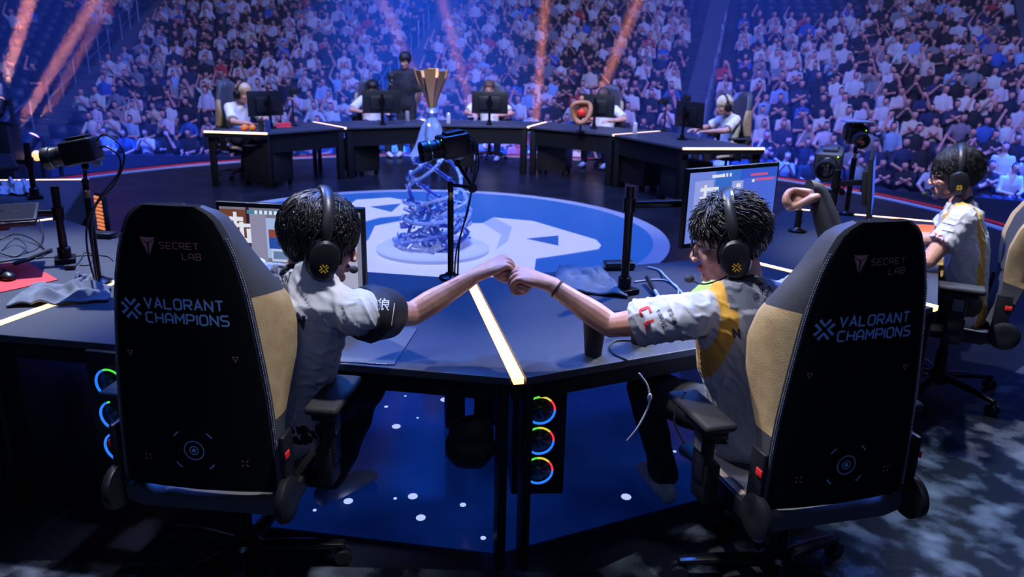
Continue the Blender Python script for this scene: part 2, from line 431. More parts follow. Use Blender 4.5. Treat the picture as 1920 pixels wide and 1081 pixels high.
# --- blue LED floor tiles under the near tables, with drifting star dots
mb = MB()
mb.prism([(-1.0, 2.55), (-0.03, 2.40), (0.85, 2.82), (1.0, 4.3), (-0.1, 4.1), (-1.2, 4.2)], 0.001, 0.008)
def star_floor():
    m = mat('star_screen', (0.004, 0.008, 0.03), 0.12, emit=(0.003, 0.022, 0.20), es=0.33)
    nt = m.node_tree; n = nt.nodes
    tc = n.new('ShaderNodeTexCoord'); no = n.new('ShaderNodeTexNoise'); no.inputs['Scale'].default_value = 1.4; no.inputs['Detail'].default_value = 3
    cr = n.new('ShaderNodeValToRGB'); cr.color_ramp.elements[0].position = 0.35; cr.color_ramp.elements[0].color = (0.001, 0.010, 0.10, 1)
    cr.color_ramp.elements[1].position = 0.7; cr.color_ramp.elements[1].color = (0.004, 0.040, 0.36, 1)
    nt.links.new(tc.outputs['Object'], no.inputs['Vector']); nt.links.new(no.outputs[0], cr.inputs[0]); nt.links.new(cr.outputs[0], bsdf(m).inputs['Emission Color'])
    return m
t = thing('floor_screen', 'dark blue star field screen tiles in the floor under the near desks', 'floor screen')
part('screen', mb, star_floor(), t)
dots = [(834, 749, .022), (743, 799, .020), (724, 762, .009), (783, 783, .006), (760, 742, .006), (774, 930, .019), (789, 970, .018), (741, 934, .007), (868, 946, .012), (906, 1008, .010), (1174, 931, .02), (653, 939, .018), (590, 956, .007), (1265, 846, .008)]
for i, (x, y, r) in enumerate(dots):
    b = MB(); p = at(x, y, 0.008); k = 12
    b.prism([(p.x + r * 1.05 * math.cos(2 * PI * j / k), p.y + r * 1.15 * math.sin(2 * PI * j / k)) for j in range(k)], .008, .0095)
    part('star', b, led('led_star', (0.50, 0.62, 1.0), 0.95) if i == 0 else bpy.data.materials['led_star'], t)

# --- stands: terraces on a wide arc, stairs, handrails
PHI0 = math.radians(10.7); RF = 43.6; SC = Vector((0.5 - 45 * math.sin(PHI0), 20.7 - 45 * math.cos(PHI0), 0))
DEP, RISE, Z0, NR = 0.85, 0.285, -1.42, 23
def stand(a, d, z):     # a: degrees along the arc, d: depth behind the front row
    f = PHI0 + math.radians(a); r = RF + d
    return Vector((SC.x + r * math.sin(f), SC.y + r * math.cos(f), z))
AISLES = [-28.5, -17.6, -5.9, 5.05, 15.6, 26.5]
mb = MB(); rings = []
for k in range(61):
    a = -32 + 64 * k / 60; pr = []
    for r in range(NR):
        z = Z0 + RISE * r
        pr += [stand(a, DEP * r, z), stand(a, DEP * (r + 1), z)]
    pr += [stand(a, DEP * NR, Z0 + RISE * NR + 2.2), stand(a, DEP * NR + 0.4, Z0 + RISE * NR + 2.2), stand(a, DEP * NR + .4, -1.6), stand(a, 0, -1.6)]
    rings.append(pr)
mb.loft(rings)
concrete = mottled(mat('blue_concrete', (0.05, 0.06, 0.09), 0.8), (0.035, 0.04, 0.06), 3)
struct('terrace', mb, concrete)
mb = MB()
mb.loft([[stand(a, -.75, -1.45), stand(a, -.7, -1.45), stand(a, -.7, -.80), stand(a, -.75, -.80)] for a in np.linspace(-32, 32, 60)])
struct('wall_front', mb, mat('barrier_cloth', (0.008, 0.010, 0.02), 0.8))
stairm = mat('stair_edge', (0.075, 0.09, 0.13), 0.7)
for i, a in enumerate(AISLES):
    mb = MB()
    for r in range(18 if 14 < a < 17 else 0, NR * 2 - 1):
        p = stand(a, DEP * (r / 2 + .25), Z0 + RISE * r / 2 + RISE / 4); mb.box(p + Vector((0, 0, .03)), (0.80, DEP / 2, RISE / 2), Matrix.Rotation(-PHI0 - math.radians(a), 4, 'Z'))
    struct('stair_%d' % (i + 1), mb, stairm)
railm = mat('rail_steel', (0.35, 0.42, 0.6), 0.35, 0.6)
nth = ['first', 'second', 'third', 'fourth', 'fifth', 'sixth', 'seventh', 'eighth', 'ninth', 'tenth']
where = {-17.6: 'the aisle stairs by the empty left seats', -5.9: 'the stairs behind the standing person in black', 5.05: 'the lit stairs behind the far right player', 15.6: 'the aisle stairs high on the right'}
for a in AISLES[1:5]:
    for j, r in enumerate((0.4, 4.2, 8.0, 12.0) if a < 14 else (9.4, 12.4, 15.4)):
        mb = MB(); sd = -0.28 if a < 0 else 0.28
        pts = []
        for q in (0, 1.2, 2.4): pts.append(stand(a + math.degrees(sd / RF), DEP * (r + q), Z0 + RISE * (r + q) + .95))
        dn = Vector((0, 0, -.92))
        mb.sweep([pts[0] + dn, pts[0] + dn * .1, pts[0], pts[1], pts[2], pts[2] + dn * .1, pts[2] + dn], .022, 8, straight=True, caps='flat')
        mb.sweep([pts[1], pts[1] + dn], .02, 8, caps='flat'); mb.sweep([pts[0] + dn * .5, pts[2] + dn * .5], .018, 8, caps='flat')
        solo('handrail', mb, railm, 'pale steel handrail, %s one up, beside %s' % (nth[j], where[a]), 'handrail', 'handrails along the aisles of the stands')

# --- seats (blue shells, hardly visible under the crowd)
places = []
for r in range(NR):
    rad = RF + DEP * (r + .5); step = math.degrees(0.51 / rad)
    a = -31.0
    while a < 31:
        if all(abs(a - x) * PI / 180 * rad > 0.68 or (x > 14 and r < 9) for x in AISLES): places.append((r, a)) if a > -23 else None
        a += step
seatm = mat('arena_seat', (0.02, 0.03, 0.08), 0.5)
mb = MB()
for r, a in places:
    p = stand(a, DEP * (r + .78), Z0 + RISE * r); R_ = Matrix.Rotation(-PHI0 - math.radians(a), 4, 'Z')
    mb.box(p + Vector((0, 0, .62)), (.46, .05, .42), R_)
    mb.box(p + R_ @ Vector((0, -.23, .31)), (.44, .40, .05), R_)
struct('terrace_seating', mb, seatm, crease=0)

# --- spectators: one seated figure per pose, one continuous body
def seated(pose, rg, vox):
    mb = MB(); seg = {}
    lean = rg.uniform(-.06, .10); sw = rg.uniform(.80, .98)
    hip = Vector((0, .12, .47)); ch = Vector((0, .10 - lean, .80)); nk = Vector((0, .08 - lean * 1.4, 1.02)); hd = Vector((rg.uniform(-.03, .03), .05 - lean * 1.7, 1.17))
    mb.sweep([hip, (hip + ch) / 2, ch, (ch + nk) / 2 + Vector((0, 0, .03)), nk], [(.17 * sw, .12), (.165 * sw, .12), (.19 * sw, .125), (.17 * sw, .10), (.06, .06)], 12, 2, up=(0, 1, 0))
    mb.sweep([nk, hd], .055, 8); mb.ball(hd, (.078, .097, .118), nu=12, nv=8)
    mb.ball(hd + Vector((0, -.09, -.02)), (.018, .022, .025), nu=8, nv=5)
    arms = []
    for s in (-1, 1):
        sh = ch + Vector((s * .19 * sw, 0, .13))
        if pose == 0: el, hn = sh + Vector((s * .06, -.05, -.28)), Vector((s * .06, -.22, .62))
        elif pose == 1: el, hn = sh + Vector((s * .04, -.08, -.27)), Vector((-s * .10, -.17, .86))
        elif pose == 2: el, hn = sh + Vector((s * .05, -.16, -.22)), Vector((s * .03, -.26, 1.0))
        elif pose == 3: el, hn = (sh + Vector((s * .12, -.05, -.24)), Vector((s * .18, -.36, .60)))
        elif pose == 4: el, hn = (sh + Vector((s * .05, -.1, -.26)), Vector((s * .07, -.10, 1.12)) if s > 0 else Vector((.02, -.2, .72)))
        else: el, hn = (sh + Vector((s * .10, -.10, .16)), hd + Vector((s * .12, -.02, .26))) if s < 0 else (sh + Vector((s * .06, -.05, -.28)), Vector((.05, -.24, .66)))
        mb.sweep([sh, el], [.062, .05], 8); mb.sweep([el, hn], [.044, .034], 8); mb.ball(hn, .045, nu=8, nv=6)
        arms.append((el, hn))
        kn = Vector((s * .12, -.34, .50)); mb.sweep([Vector((s * .09, .10, .47)), kn], [.09, .068], 8)
        mb.sweep([kn, Vector((s * .11, -.30, .08))], [.06, .045], 8); mb.sweep([Vector((s * .11, -.28, .06)), Vector((s * .12, -.44, .045))], .045, 8)
    me = voxel(mb, vox, 1)
    longh = rg.random() < .3
    def fm(Cn):
        out = np.zeros(len(Cn), int)
        h = np.array(hd)
        out[(Cn[:, 2] < .60) & (Cn[:, 1] < .05)] = 3
        out[Cn[:, 2] < .44] = 3
        for el, hn in arms:
            a, b_ = np.array(el), np.array(hn); d = b_ - a
            tt = np.clip(((Cn - a) @ d) / (d @ d), 0, 1.3); dist = np.linalg.norm(Cn - (a + tt[:, None] * d), axis=1)
            out[(dist < .062) & (tt > .15)] = 1
        out[Cn[:, 2] > h[2] - .125] = 1
        q = Cn - h
        hair = (q[:, 2] > -.13 if longh else q[:, 2] > -.06) & (q[:, 1] > -.02 + .0 * q[:, 2]) | (q[:, 2] > .062)
        for el, hn in arms:
            hair &= np.linalg.norm(Cn - np.array(hn), axis=1) > .055
        out[hair & (Cn[:, 2] > h[2] - .2) & (np.linalg.norm(q, axis=1) < .18)] = 2
        return out
    return me, fm
SHIRTS = [('white', (0.66, 0.66, 0.70), 37), ('black', (0.012, 0.013, 0.018), 31), ('navy', (0.02, 0.03, 0.10), 9), ('grey', (0.25, 0.26, 0.29), 9),
          ('light blue', (0.30, 0.45, 0.75), 6), ('red', (0.55, 0.05, 0.05), 3), ('cream', (0.65, 0.58, 0.45), 4), ('blue', (0.04, 0.13, 0.55), 4)]
wts = [s[2] for s in SHIRTS]
shirtm = objcol(mat('spectator_shirt', (1, 1, 1), 0.85)); skinm = mat('spectator_skin', (0.70, 0.34, 0.27), 0.6)
hairm = mat('spectator_hair', (0.012, 0.010, 0.012), 0.5); legm = mat('spectator_trousers', (0.02, 0.024, 0.04), 0.85)
rg = random.Random(3)
near_v, far_v = [], []
for i in range(14):
    me, fm = seated(i % 6, rg, .024); face_mats_fn = fm
    for m_ in (shirtm, skinm, hairm, legm): me.materials.append(m_)
    face_mats(me, fm); near_v.append(me)
for i in range(9):
    me, fm = seated(i % 6, rg, .042); a = np.empty(len(me.polygons) * 3, np.float32); me.polygons.foreach_get('center', a)
    V = coords(me).copy(); Fc = [tuple(p.vertices) for p in me.polygons]
    quad = np.array([f if len(f) == 4 else (*f, f[-1]) for f in Fc]); far_v.append((V, [f for f in Fc], fm(V)))
ranks = []
def proj(p):
    v = p - Vector((0, 0, CAMZ)); c, s_ = math.cos(PITCH), math.sin(PITCH)
    d = v.y * c - v.z * s_; u = v.y * s_ + v.z * c
    X, V = FPX * v.x / d, -FPX * u / d
    return 960 + X * math.cos(ROLL) - V * math.sin(ROLL), 540.5 + X * math.sin(ROLL) + V * math.cos(ROLL), d
people = []
for r, a in places:
    p = stand(a + rg.uniform(-.08, .08), DEP * (r + .42 + rg.uniform(-.06, .06)), Z0 + RISE * r)
    x, y, d = proj(p + Vector((0, 0, 1.0)))
    if not (-30 < x < 1950 and y > -25): continue
    left = 150 + 25 * math.sin(y * .03)
    if x < left and rg.random() > .10: continue
    if rg.random() < .05 or (y < 20 and 1290 < x < 1640): continue
    people.append((r, a, p, x, y, d))
people.sort(key=lambda q: q[5])
near = people[:300]; far = people[300:]
ORD = ['first', 'second', 'third', 'fourth', 'fifth', 'sixth', 'seventh', 'eighth', 'ninth', 'tenth', 'eleventh', 'twelfth', 'thirteenth', 'fourteenth', 'fifteenth', 'sixteenth', 'seventeenth', 'eighteenth', 'nineteenth']
TENS = {20: 'twent', 30: 'thirt', 40: 'fort', 50: 'fift', 60: 'sixt', 70: 'sevent'}
def ordw(n):
    if n < 20: return ORD[n - 1]
    t_, u_ = n // 10 * 10, n % 10
    return TENS[t_] + 'ieth' if u_ == 0 else TENS[t_] + 'y-' + ORD[u_ - 1]
rowsn = {}
for q in sorted(near, key=lambda q: (q[0], q[3])):
    rowsn.setdefault(q[0], []).append(q)
for r, row in rowsn.items():
    for k, q in enumerate(row):
        sh = rg.choices(SHIRTS, wts)[0]
        o = place('person', rg.choice(near_v))
        f = 0.88 + .16 * rg.random(); o.scale = (f, f, f)
        o.location = q[2]; o.rotation_euler = (0, 0, -PHI0 - math.radians(q[1]) + math.atan2(q[2].x + .6, 22) * .35 + rg.uniform(-.25, .25))
        cl = [max(.004, c * rg.uniform(.85, 1.1)) for c in sh[1]]; o.color = (*cl, 1)
        tag(o, 'seated spectator in %s shirt, %s from left in the %s' % (sh[0], ordw(k + 1), 'front row' if r == 0 else ORD[r] + ' row'), 'person', 'spectators in the nearest rows of the stands')
VV, FF, CC, base = [], [], [], 0
pal = {1: (0.70, 0.34, 0.27), 2: (0.012, 0.010, 0.012), 3: (0.02, 0.024, 0.04)}
for q in far:
    V, Fc, mi = rg.choice(far_v); sh = rg.choices(SHIRTS, wts)[0]; f = 0.88 + .16 * rg.random()
    an = -PHI0 - math.radians(q[1]) + rg.uniform(-.3, .3); c, s_ = math.cos(an) * f, math.sin(an) * f
    W = np.empty_like(V); W[:, 0] = V[:, 0] * c - V[:, 1] * s_ + q[2].x; W[:, 1] = V[:, 0] * s_ + V[:, 1] * c + q[2].y; W[:, 2] = V[:, 2] * f + q[2].z
    VV.append(W); FF += [tuple(i + base for i in fc) for fc in Fc]; base += len(V)
    cols = np.zeros((len(V), 3), np.float32); cols[:] = np.array(sh[1]) * rg.uniform(.85, 1.1)
    for k_, cc in pal.items(): cols[mi == k_] = cc
    CC.append(cols)
me = bpy.data.meshes.new('crowd'); me.from_pydata(np.concatenate(VV).tolist(), [], FF); me.shade_smooth()
paint(me, np.concatenate(CC)); me.materials.append(vcol(mat('crowd_clothes', (1, 1, 1), 0.85)))
tag(place('crowd', me), 'mass of seated spectators filling the higher rows of the stands', 'crowd', kind='stuff')

# --- beam lights on the floor behind the far desks, shining up into the haze
BEAMS = [((20, 262), (160, 30), 15.0, 4.0, 1.0, True), ((62, 257), (150, 100), 16.5, 3.0, .6, True), ((-2, 190), (58, -10), 13.6, 4.2, 1.3, True),
         ((770, 125), (708, -20), 16.6, 3.0, .55, False), ((886, 215), (826, -10), 16.4, 3.0, .75, False), ((1004, 228), (1023, -5), 16.4, 2.8, 1.5, False), ((1128, 170), (1200, -10), 16.6, 3.2, 1.2, False)]
placew = ['at the left edge behind the near desks', 'second from the left behind the near desks', 'outermost on the left, beside the drape', 'behind the standing person in black', 'behind the trophy', 'behind the far middle desks', 'behind the far right desks']
for i, (pb, pt, d, deg, k, vis) in enumerate(BEAMS):
    b0, b1 = dp(*pb, d), dp(*pt, d + .6)
    dr = (b1 - b0).normalized()
    src = b0 if vis else b0 - dr * ((b0.z + 0.9) / dr.z)
    if vis: src = b0
    t = thing('moving_head_light', 'black moving head stage light %s' % placew[i], 'stage light', (src.x, src.y, -1.45), 0, 'beam lights around the stage')
    hz = src.z + 1.45
    R_ = dr.to_track_quat('Z', 'Y').to_matrix()
    hb = MB(); hb.lathe([(.08, -.30), (.13, -.24), (.14, -.05), (.15, 0.0), (.15, .02), (.125, .02), (.125, .0)], 20, R_, (0, 0, hz))
    part('head', hb, M['plastic'], t)
    lb = MB(); lb.lathe([(.001, .004), (.125, .004), (.12, .03), (.08, .06), (.001, .075)], 20, R_, (0, 0, hz)); part('lens', lb, bpy.data.materials.get('beam_lens') or mat('beam_lens', (0.9, 0.6, 0.4), 0.2, emit=(1.0, 0.42, 0.2), es=1.6), t)
    yb = MB()
    for s_ in (-1, 1): yb.box((s_ * .2, 0, hz - .16), (.035, .10, .42), bev=.01)
    yb.box((0, 0, hz - .38), (.44, .16, .06), bev=.01); part('yoke', yb, M['plastic'], t)
    bb = MB(); bb.box((0, 0, (hz - .4) / 2), (.36, .36, max(hz - .4, .1)), bev=.012); part('base', bb, M['plastic'], t)
    s_ = spot('beam', src + dr * .20, src + dr, 950000 * k, (1.0, 0.30, 0.15), deg, 0.25, 0.10)

spot('haze_wash', (-2.4, 17.4, 12.0), (-2.0, 17.4, -1.4), 460000, (0.004, 0.10, 1.0), 35, 0.9, 0.3)
spot('haze_wash', (4.5, 16.2, 12.0), (4.5, 16.2, -1.4), 170000, (0.004, 0.07, 1.0), 35, 0.9, 0.3)
spot('haze_wash', (-10, 17.2, 12.0), (-10, 17.2, -1.4), 120000, (0.004, 0.07, 1.0), 35, 0.9, 0.3)
spot('haze_wash', (12, 14.6, 12.0), (12, 14.6, -1.4), 130000, (0.004, 0.07, 1.0), 35, 0.9, 0.3)
# --- haze over the stands
mb = MB(); mb.box((2, 31.0, 5.2), (76, 34.4, 14.0))
hz = bpy.data.materials.new('haze'); hz.use_nodes = True; nt = hz.node_tree; nt.nodes.clear()
out = nt.nodes.new('ShaderNodeOutputMaterial'); vs = nt.nodes.new('ShaderNodeVolumeScatter')
vs.inputs['Color'].default_value = (0.9, 0.92, 1, 1); vs.inputs['Density'].default_value = 0.0034; vs.inputs['Anisotropy'].default_value = 0.0
nt.links.new(vs.outputs[0], out.inputs['Volume'])
o = part('haze', mb, hz); tag(o, 'thin blue stage haze hanging over the stands', 'haze', kind='stuff')

# warm lamps far left beyond the near desks
for i, (x, y, r, w_) in enumerate(((75, 293, .10, 'nearer the camera stand'), (108, 291, .08, 'right of the pair'))):
    p = dp(x, y, 14.5); b = MB(); b.lathe([(r * 1.2, 0), (r * 1.25, .06), (r, .09), (r, .085)], 20, Vector((0, -1, .25)).to_track_quat('Z', 'Y').to_matrix(), p); t = thing('floor_light', 'small round warm light on the left stage edge, ' + w_, 'stage light', (p.x, p.y, -1.45), 0, 'round warm lights at the left stage edge')
    part('housing', b, M['plastic'], t, world=True)
    b = MB(); b.ball(p + Vector((0, -.09, .02)), (r, .04, r), nu=16, nv=10); part('bulb', b, bpy.data.materials.get('warm_bulb') or mat('warm_bulb', (.9, .7, .4), .4, emit=(1.0, 0.52, 0.13), es=1.5), t, world=True)
    b = MB(); b.sweep([(p.x, p.y + .05, -1.45), (p.x, p.y + .05, p.z - r)], .04, 10, caps='flat'); part('stand', b, M['plastic'], t, world=True)
p = at(191, 434, 0.0); t = thing('light_bar', 'upright orange light with slats on the floor behind the left camera stand', 'stage light', (p.x, p.y, 0), math.radians(-35))
b = MB(); b.box((0, .03, .19), (.15, .05, .38), bev=.006); part('housing', b, M['plastic'], t)
om = mat('orange_slat_light', (.9, .4, .2), .5, emit=(1.0, 0.30, 0.10), es=0.8)
for k in range(9):
    b = MB(); b.box((0, 0, .035 + .038 * k), (.125, .012, .026), bev=.004); part('slat', b, om, t)
# ================================================================ desks of both teams
TOP = 0.73
V2 = lambda x, y: Vector((x, y, 0))
nO = [V2(-4.50, 5.85), V2(-3.56, 3.77), V2(-1.96, 2.62), V2(.03, 2.31), V2(1.86, 3.20), V2(2.88, 5.12)]
nI = [V2(-3.39, 6.08), V2(-2.78, 4.62), V2(-1.67, 3.72), V2(-.20, 3.47), V2(1.18, 4.02), V2(1.97, 5.51)]
fO = [V2(-4.06, 10.15), V2(-3.08, 11.91), V2(-1.55, 12.85), V2(.50, 12.90), V2(2.17, 11.70), V2(3.08, 9.61)]
fI = [V2(-3.21, 10.06), V2(-2.41, 11.06), V2(-1.15, 11.85), V2(.19, 11.90), V2(1.37, 10.93), V2(2.03, 9.40)]
def ccw(P):
    a = sum(P[i].x * P[(i + 1) % len(P)].y - P[(i + 1) % len(P)].x * P[i].y for i in range(len(P)))
    return P if a > 0 else P[::-1]
def desk(Oa, Ob, Ia, Ib, label, group, last=False, near=True):
    c = (Oa + Ob + Ia + Ib) / 4
    t = thing('gaming_desk', label, 'desk', (c.x, c.y, 0), 0, group)
    g = 0.026
    ua, ub = (Oa - Ia).normalized(), (Ob - Ib).normalized(); al = (Ob - Oa).normalized()
    # the strip lies in the seam at the a side; at the b side only when it is the end desk
    def shrink(O, I, s): return O + al * s, I + al * s
    Oa2, Ia2 = shrink(Oa, Ia, g); Ob2, Ib2 = shrink(Ob, Ib, -g)
    P = ccw([Oa2, Ob2, Ib2, Ia2]); mb = MB(); mb.prism([(p.x, p.y) for p in P], TOP - .028, TOP)
    o = part('desk_top', mb, M['desk'], t, world=True)
    bv = o.modifiers.new('b', 'BEVEL'); bv.width = .003; bv.segments = 2; bv.limit_method = 'ANGLE'
    inn = ((Ia + Ib) / 2 - (Oa + Ob) / 2).normalized()
    mb = MB()      # apron frame just under the top
    oa, ob = Oa2 + inn * .05 + al * .075, Ob2 + inn * .05 - al * .075
    mb.bar((oa.x, oa.y, TOP - .065), (ob.x, ob.y, TOP - .065), .03, .07)
    ia, ib = Ia2 - inn * .05 + al * .075, Ib2 - inn * .05 - al * .075
    mb.bar((ia.x, ia.y, TOP - .15), (ib.x, ib.y, TOP - .15), .03, .24)
    part('apron', mb, M['black'], t, world=True)
    for (O, I, u, s) in ((Oa2, Ia2, ua, 1), (Ob2, Ib2, ub, -1)):
        for e, k in ((O - u * .06, 1), (I + u * .07, 0)):
            mb = MB(); q = e + al * s * (.018 if k else .056)
            mb.bar((q.x, q.y, 0), (q.x, q.y, TOP - .03), .030 if k else .09, .09, up=(u.x, u.y, 0), bev=.004)
            part('leg', mb, M['black'], t, world=True)
    for (O, I, u, on) in ((Oa, Ia, ua, True), (Ob, Ib, ub, last)):
        if not on: continue
        mb = MB(); a, b = O - u * .004, I + u * .004
        mb.bar((a.x, a.y, TOP - .010), (b.x, b.y, TOP - .010), .034, .022, up=(0, 0, 1))
        part('light_strip', mb, M['strip'], t, world=True)
        mb = MB(); mb.bar((a.x, a.y, TOP - .05), (b.x, b.y, TOP - .05), .036, .056); part('strip_channel', mb, M['black'], t, world=True)
    return t
nl = ['far left end desk holding the folded grey towels', 'left desk with the red mousepad', "desk of the player under the left near chair", "desk with the coffee cups before the right near chair", 'right desk of the player seen from the side']
for i in range(5):
    desk(nO[i], nO[i + 1], nI[i], nI[i + 1], 'dark laminate near ' + nl[i], 'desks of the near team', last=(i == 4))
fl = ['left end desk of the far team, with the blond player', 'desk of the far team between the left end and the standing person', 'middle desk of the far team behind the trophy', 'desk of the far team with the tan pouch on it', 'right end desk of the far team, with the bleached hair player']
for i in range(5):
    desk(fO[i], fO[i + 1], fI[i], fI[i + 1], 'black ' + fl[i], 'desks of the far team', last=(i == 4), near=False)

# --- computers hung under the desks, three lit fan rings each
def fan_ring(parent, c, fx, r, hues):
    # fx: outward normal; hues: angle -> colour on the rim
    R_ = fx.to_track_quat('Z', 'Y').to_matrix()
    f = MB(); f.lathe([(r * 1.10, -.02), (r * 1.10, .004), (r * .98, .004), (r * .98, -.02)], 32, R_, c, caps=False)
    fr = part('fan', f, M['plastic'], parent)
    for k, (a0, a1, col) in enumerate(hues):
        b = MB(); rings = []
        for j in range(13):
            a = math.radians(a0 + (a1 - a0) * j / 12); d = R_ @ Vector((math.cos(a), math.sin(a), 0)); zz = R_ @ Vector((0, 0, 1))
            rings.append([Vector(c) + d * r * .86 + zz * 0, Vector(c) + d * r * .98 + zz * 0, Vector(c) + d * r * .98 + zz * .006, Vector(c) + d * r * .86 + zz * .006])
        b.loft(rings); nm = 'ring_%s' % (col,)
        m_ = bpy.data.materials.get(nm) or mat(nm, (.02, .02, .02), .3, emit={'b': (0.02, 0.20, 1.0), 'g': (0.08, 0.75, 0.06), 'r': (1.0, 0.04, 0.05), 'y': (0.7, 0.6, 0.05)}[col], es=1.1)
        part('light_ring', b, m_, fr)
    b = MB()
    for k in range(7):
        a = 2 * PI * k / 7; d = R_ @ Vector((math.cos(a), math.sin(a), 0)); e = R_ @ Vector((math.cos(a + .5), math.sin(a + .5), 0)); zz = R_ @ Vector((0, 0, 1))
        b.loft([[Vector(c) + d * .2 * r - zz * .004, Vector(c) + d * .2 * r - zz * .012, Vector(c) + e * .2 * r - zz * .016, Vector(c) + e * .2 * r - zz * .008],
                [Vector(c) + e * .82 * r - zz * .004, Vector(c) + e * .82 * r - zz * .008, Vector(c) + (e + d * -.3).normalized() * .82 * r - zz * .018, Vector(c) + (e + d * -.3).normalized() * .82 * r - zz * .012]])
    b.ball(Vector(c) - (R_ @ Vector((0, 0, 1))) * .008, r * .24, nu=12, nv=6)
    part('fan_blades', b, bpy.data.materials.get('fan_blade') or mat('fan_blade', (0.03, 0.05, 0.12), 0.3), fr)
def computer(px, py, d, rz, label, rings, gap=.124, r=.058, depth=.42):
    p = dp(px, py, d)                         # centre of the middle fan
    t = thing('computer', label, 'computer', (p.x, p.y, 0), rz, 'computers with lit fans under the near desks')
    hz = p.z
    b = MB(); b.box((0, depth / 2 + .012, hz), (.20, depth, .47), bev=.006); part('case', b, M['plastic'], t)
    for k in (-1, 0, 1): fan_ring(t, Vector((0, 0.0, hz + k * gap)), Vector((0, -1, 0)), r, rings)
    b = MB(); b.box((.0, .2, (TOP - .06 + hz + .235) / 2), (.16, .3, TOP - .06 - hz - .235)); part('bracket', b, M['black'], t)
R1 = [(-180, 0, 'b'), (0, 60, 'r'), (60, 110, 'y'), (110, 180, 'g')]
R2 = [(50, 110, 'g'), (110, 290, 'b'), (290, 330, 'b')]
computer(1011, 825, 2.85, math.radians(4), 'black computer tower with three rainbow lit fans beside the middle desk leg', [(200, 360, 'b'), (0, 45, 'r'), (45, 95, 'y'), (95, 160, 'g')])
computer(215, 778, 2.75, math.radians(-10), 'black computer tower with blue and green fan rings half behind the left chair', R2)

# --- monitors on clamp poles
def screen_quads(kind):
    W_, H_ = .531, .298
    def q(x0, y0, x1, y1): return (-W_ / 2 + x0 * W_, H_ / 2 - y0 * H_, -W_ / 2 + x1 * W_, H_ / 2 - y1 * H_)
    out = []
    if kind == 'left':
        out = [(q(0, 0, 1, 1), 'sc_grey'), (q(0, .03, .19, .98), 'sc_brown'), (q(.19, .0, .215, 1), 'sc_plum'), (q(.215, .06, .33, .68), 'sc_lav'), (q(.33, .12, .62, .62), 'sc_sky'),
               (q(.345, .26, .46, .36), 'sc_rust'), (q(.41, .20, .47, .42), 'sc_green'), (q(.345, .36, .62, .50), 'sc_blue'), (q(.36, .50, .58, .66), 'sc_pale'), (q(.37, .53, .55, .63), 'sc_steel'), (q(.22, .68, .62, .86), 'sc_dark'),
               (q(.2, .03, .47, .075), 'sc_teal'), (q(.23, .86, .5, .98), 'sc_blue'), (q(.62, .06, .97, .95), 'sc_pale2'), (q(.93, .11, .965, .16), 'sc_red')]
        out += [(q(.255 + .035 * i, .03, .275 + .035 * i, .075), 'sc_white') for i in range(5)]
        out += [(q(x, y, x + a, y + b), 'sc_white') for x, y, a, b in ((.07, .12, .10, .05), (.10, .06, .025, .2), (.06, .2, .16, .045), (.14, .18, .03, .2), (.03, .3, .14, .05), (.08, .26, .03, .2), (.13, .38, .09, .05), (.19, .26, .03, .18), (.26, .885, .02, .05), (.30, .885, .03, .05), (.35, .885, .02, .05), (.39, .885, .03, .05))]
    elif kind == 'right':
        out = [(q(0, 0, 1, 1), 'sc_royal'), (q(0, .0, .28, 1), 'sc_lav2'), (q(.06, .12, .26, .9), 'sc_pale3'), (q(.28, .0, .56, .62), 'sc_mid'), (q(.60, .14, 1, .95), 'sc_lav3'), (q(.47, .16, .60, .30), 'sc_pale3'),
               (q(.24, .05, .38, .09), 'sc_white'), (q(.68, .075, .88, .11), 'sc_red2'), (q(.74, .15, .96, .185), 'sc_red2'), (q(.70, .16, .73, .2), 'sc_white'), (q(.52, .2, .57, .27), 'sc_white')]
        out += [(q(x, y, x + a, y + b), 'sc_white') for x, y, a, b in ((.12, .22, .2, .05), (.16, .18, .03, .22), (.12, .34, .08, .05), (.22, .3, .13, .045), (.26, .22, .03, .22), (.10, .44, .12, .05), (.18, .4, .03, .14), (.3, .38, .06, .05), (.14, .5, .2, .04), (.35, .04, .02, .05), (.39, .04, .02, .05), (.43, .04, .02, .05), (.9, .93, .05, .03))]
    else: out = [(q(0, 0, 1, 1), 'sc_royal' if kind == 'blue' else 'sc_off')]
    return out
SCC = dict(sc_grey=(.18, .18, .24), sc_brown=(.16, .055, .03), sc_plum=(.03, .012, .03), sc_lav=(.26, .25, .38), sc_sky=(.35, .48, .75), sc_rust=(.25, .06, .04), sc_green=(.05, .26, .17), sc_blue=(.02, .07, .36), sc_pale=(.5, .58, .8), sc_steel=(.13, .2, .36), sc_dark=(.05, .055, .08), sc_teal=(.06, .22, .35),
           sc_white=(.75, .78, .9), sc_pale2=(.38, .38, .5), sc_red=(.7, .05, .08), sc_royal=(.035, .10, .62), sc_lav2=(.16, .24, .72), sc_pale3=(.30, .36, .78), sc_mid=(.04, .15, .60), sc_lav3=(.07, .14, .70), sc_red2=(.60, .10, .25), sc_off=(.004, .005, .01))
def scm(n):
    return bpy.data.materials.get(n) or mat(n, (.01, .01, .012), .25, emit=SCC[n], es=0.0 if n == 'sc_off' else 0.95)
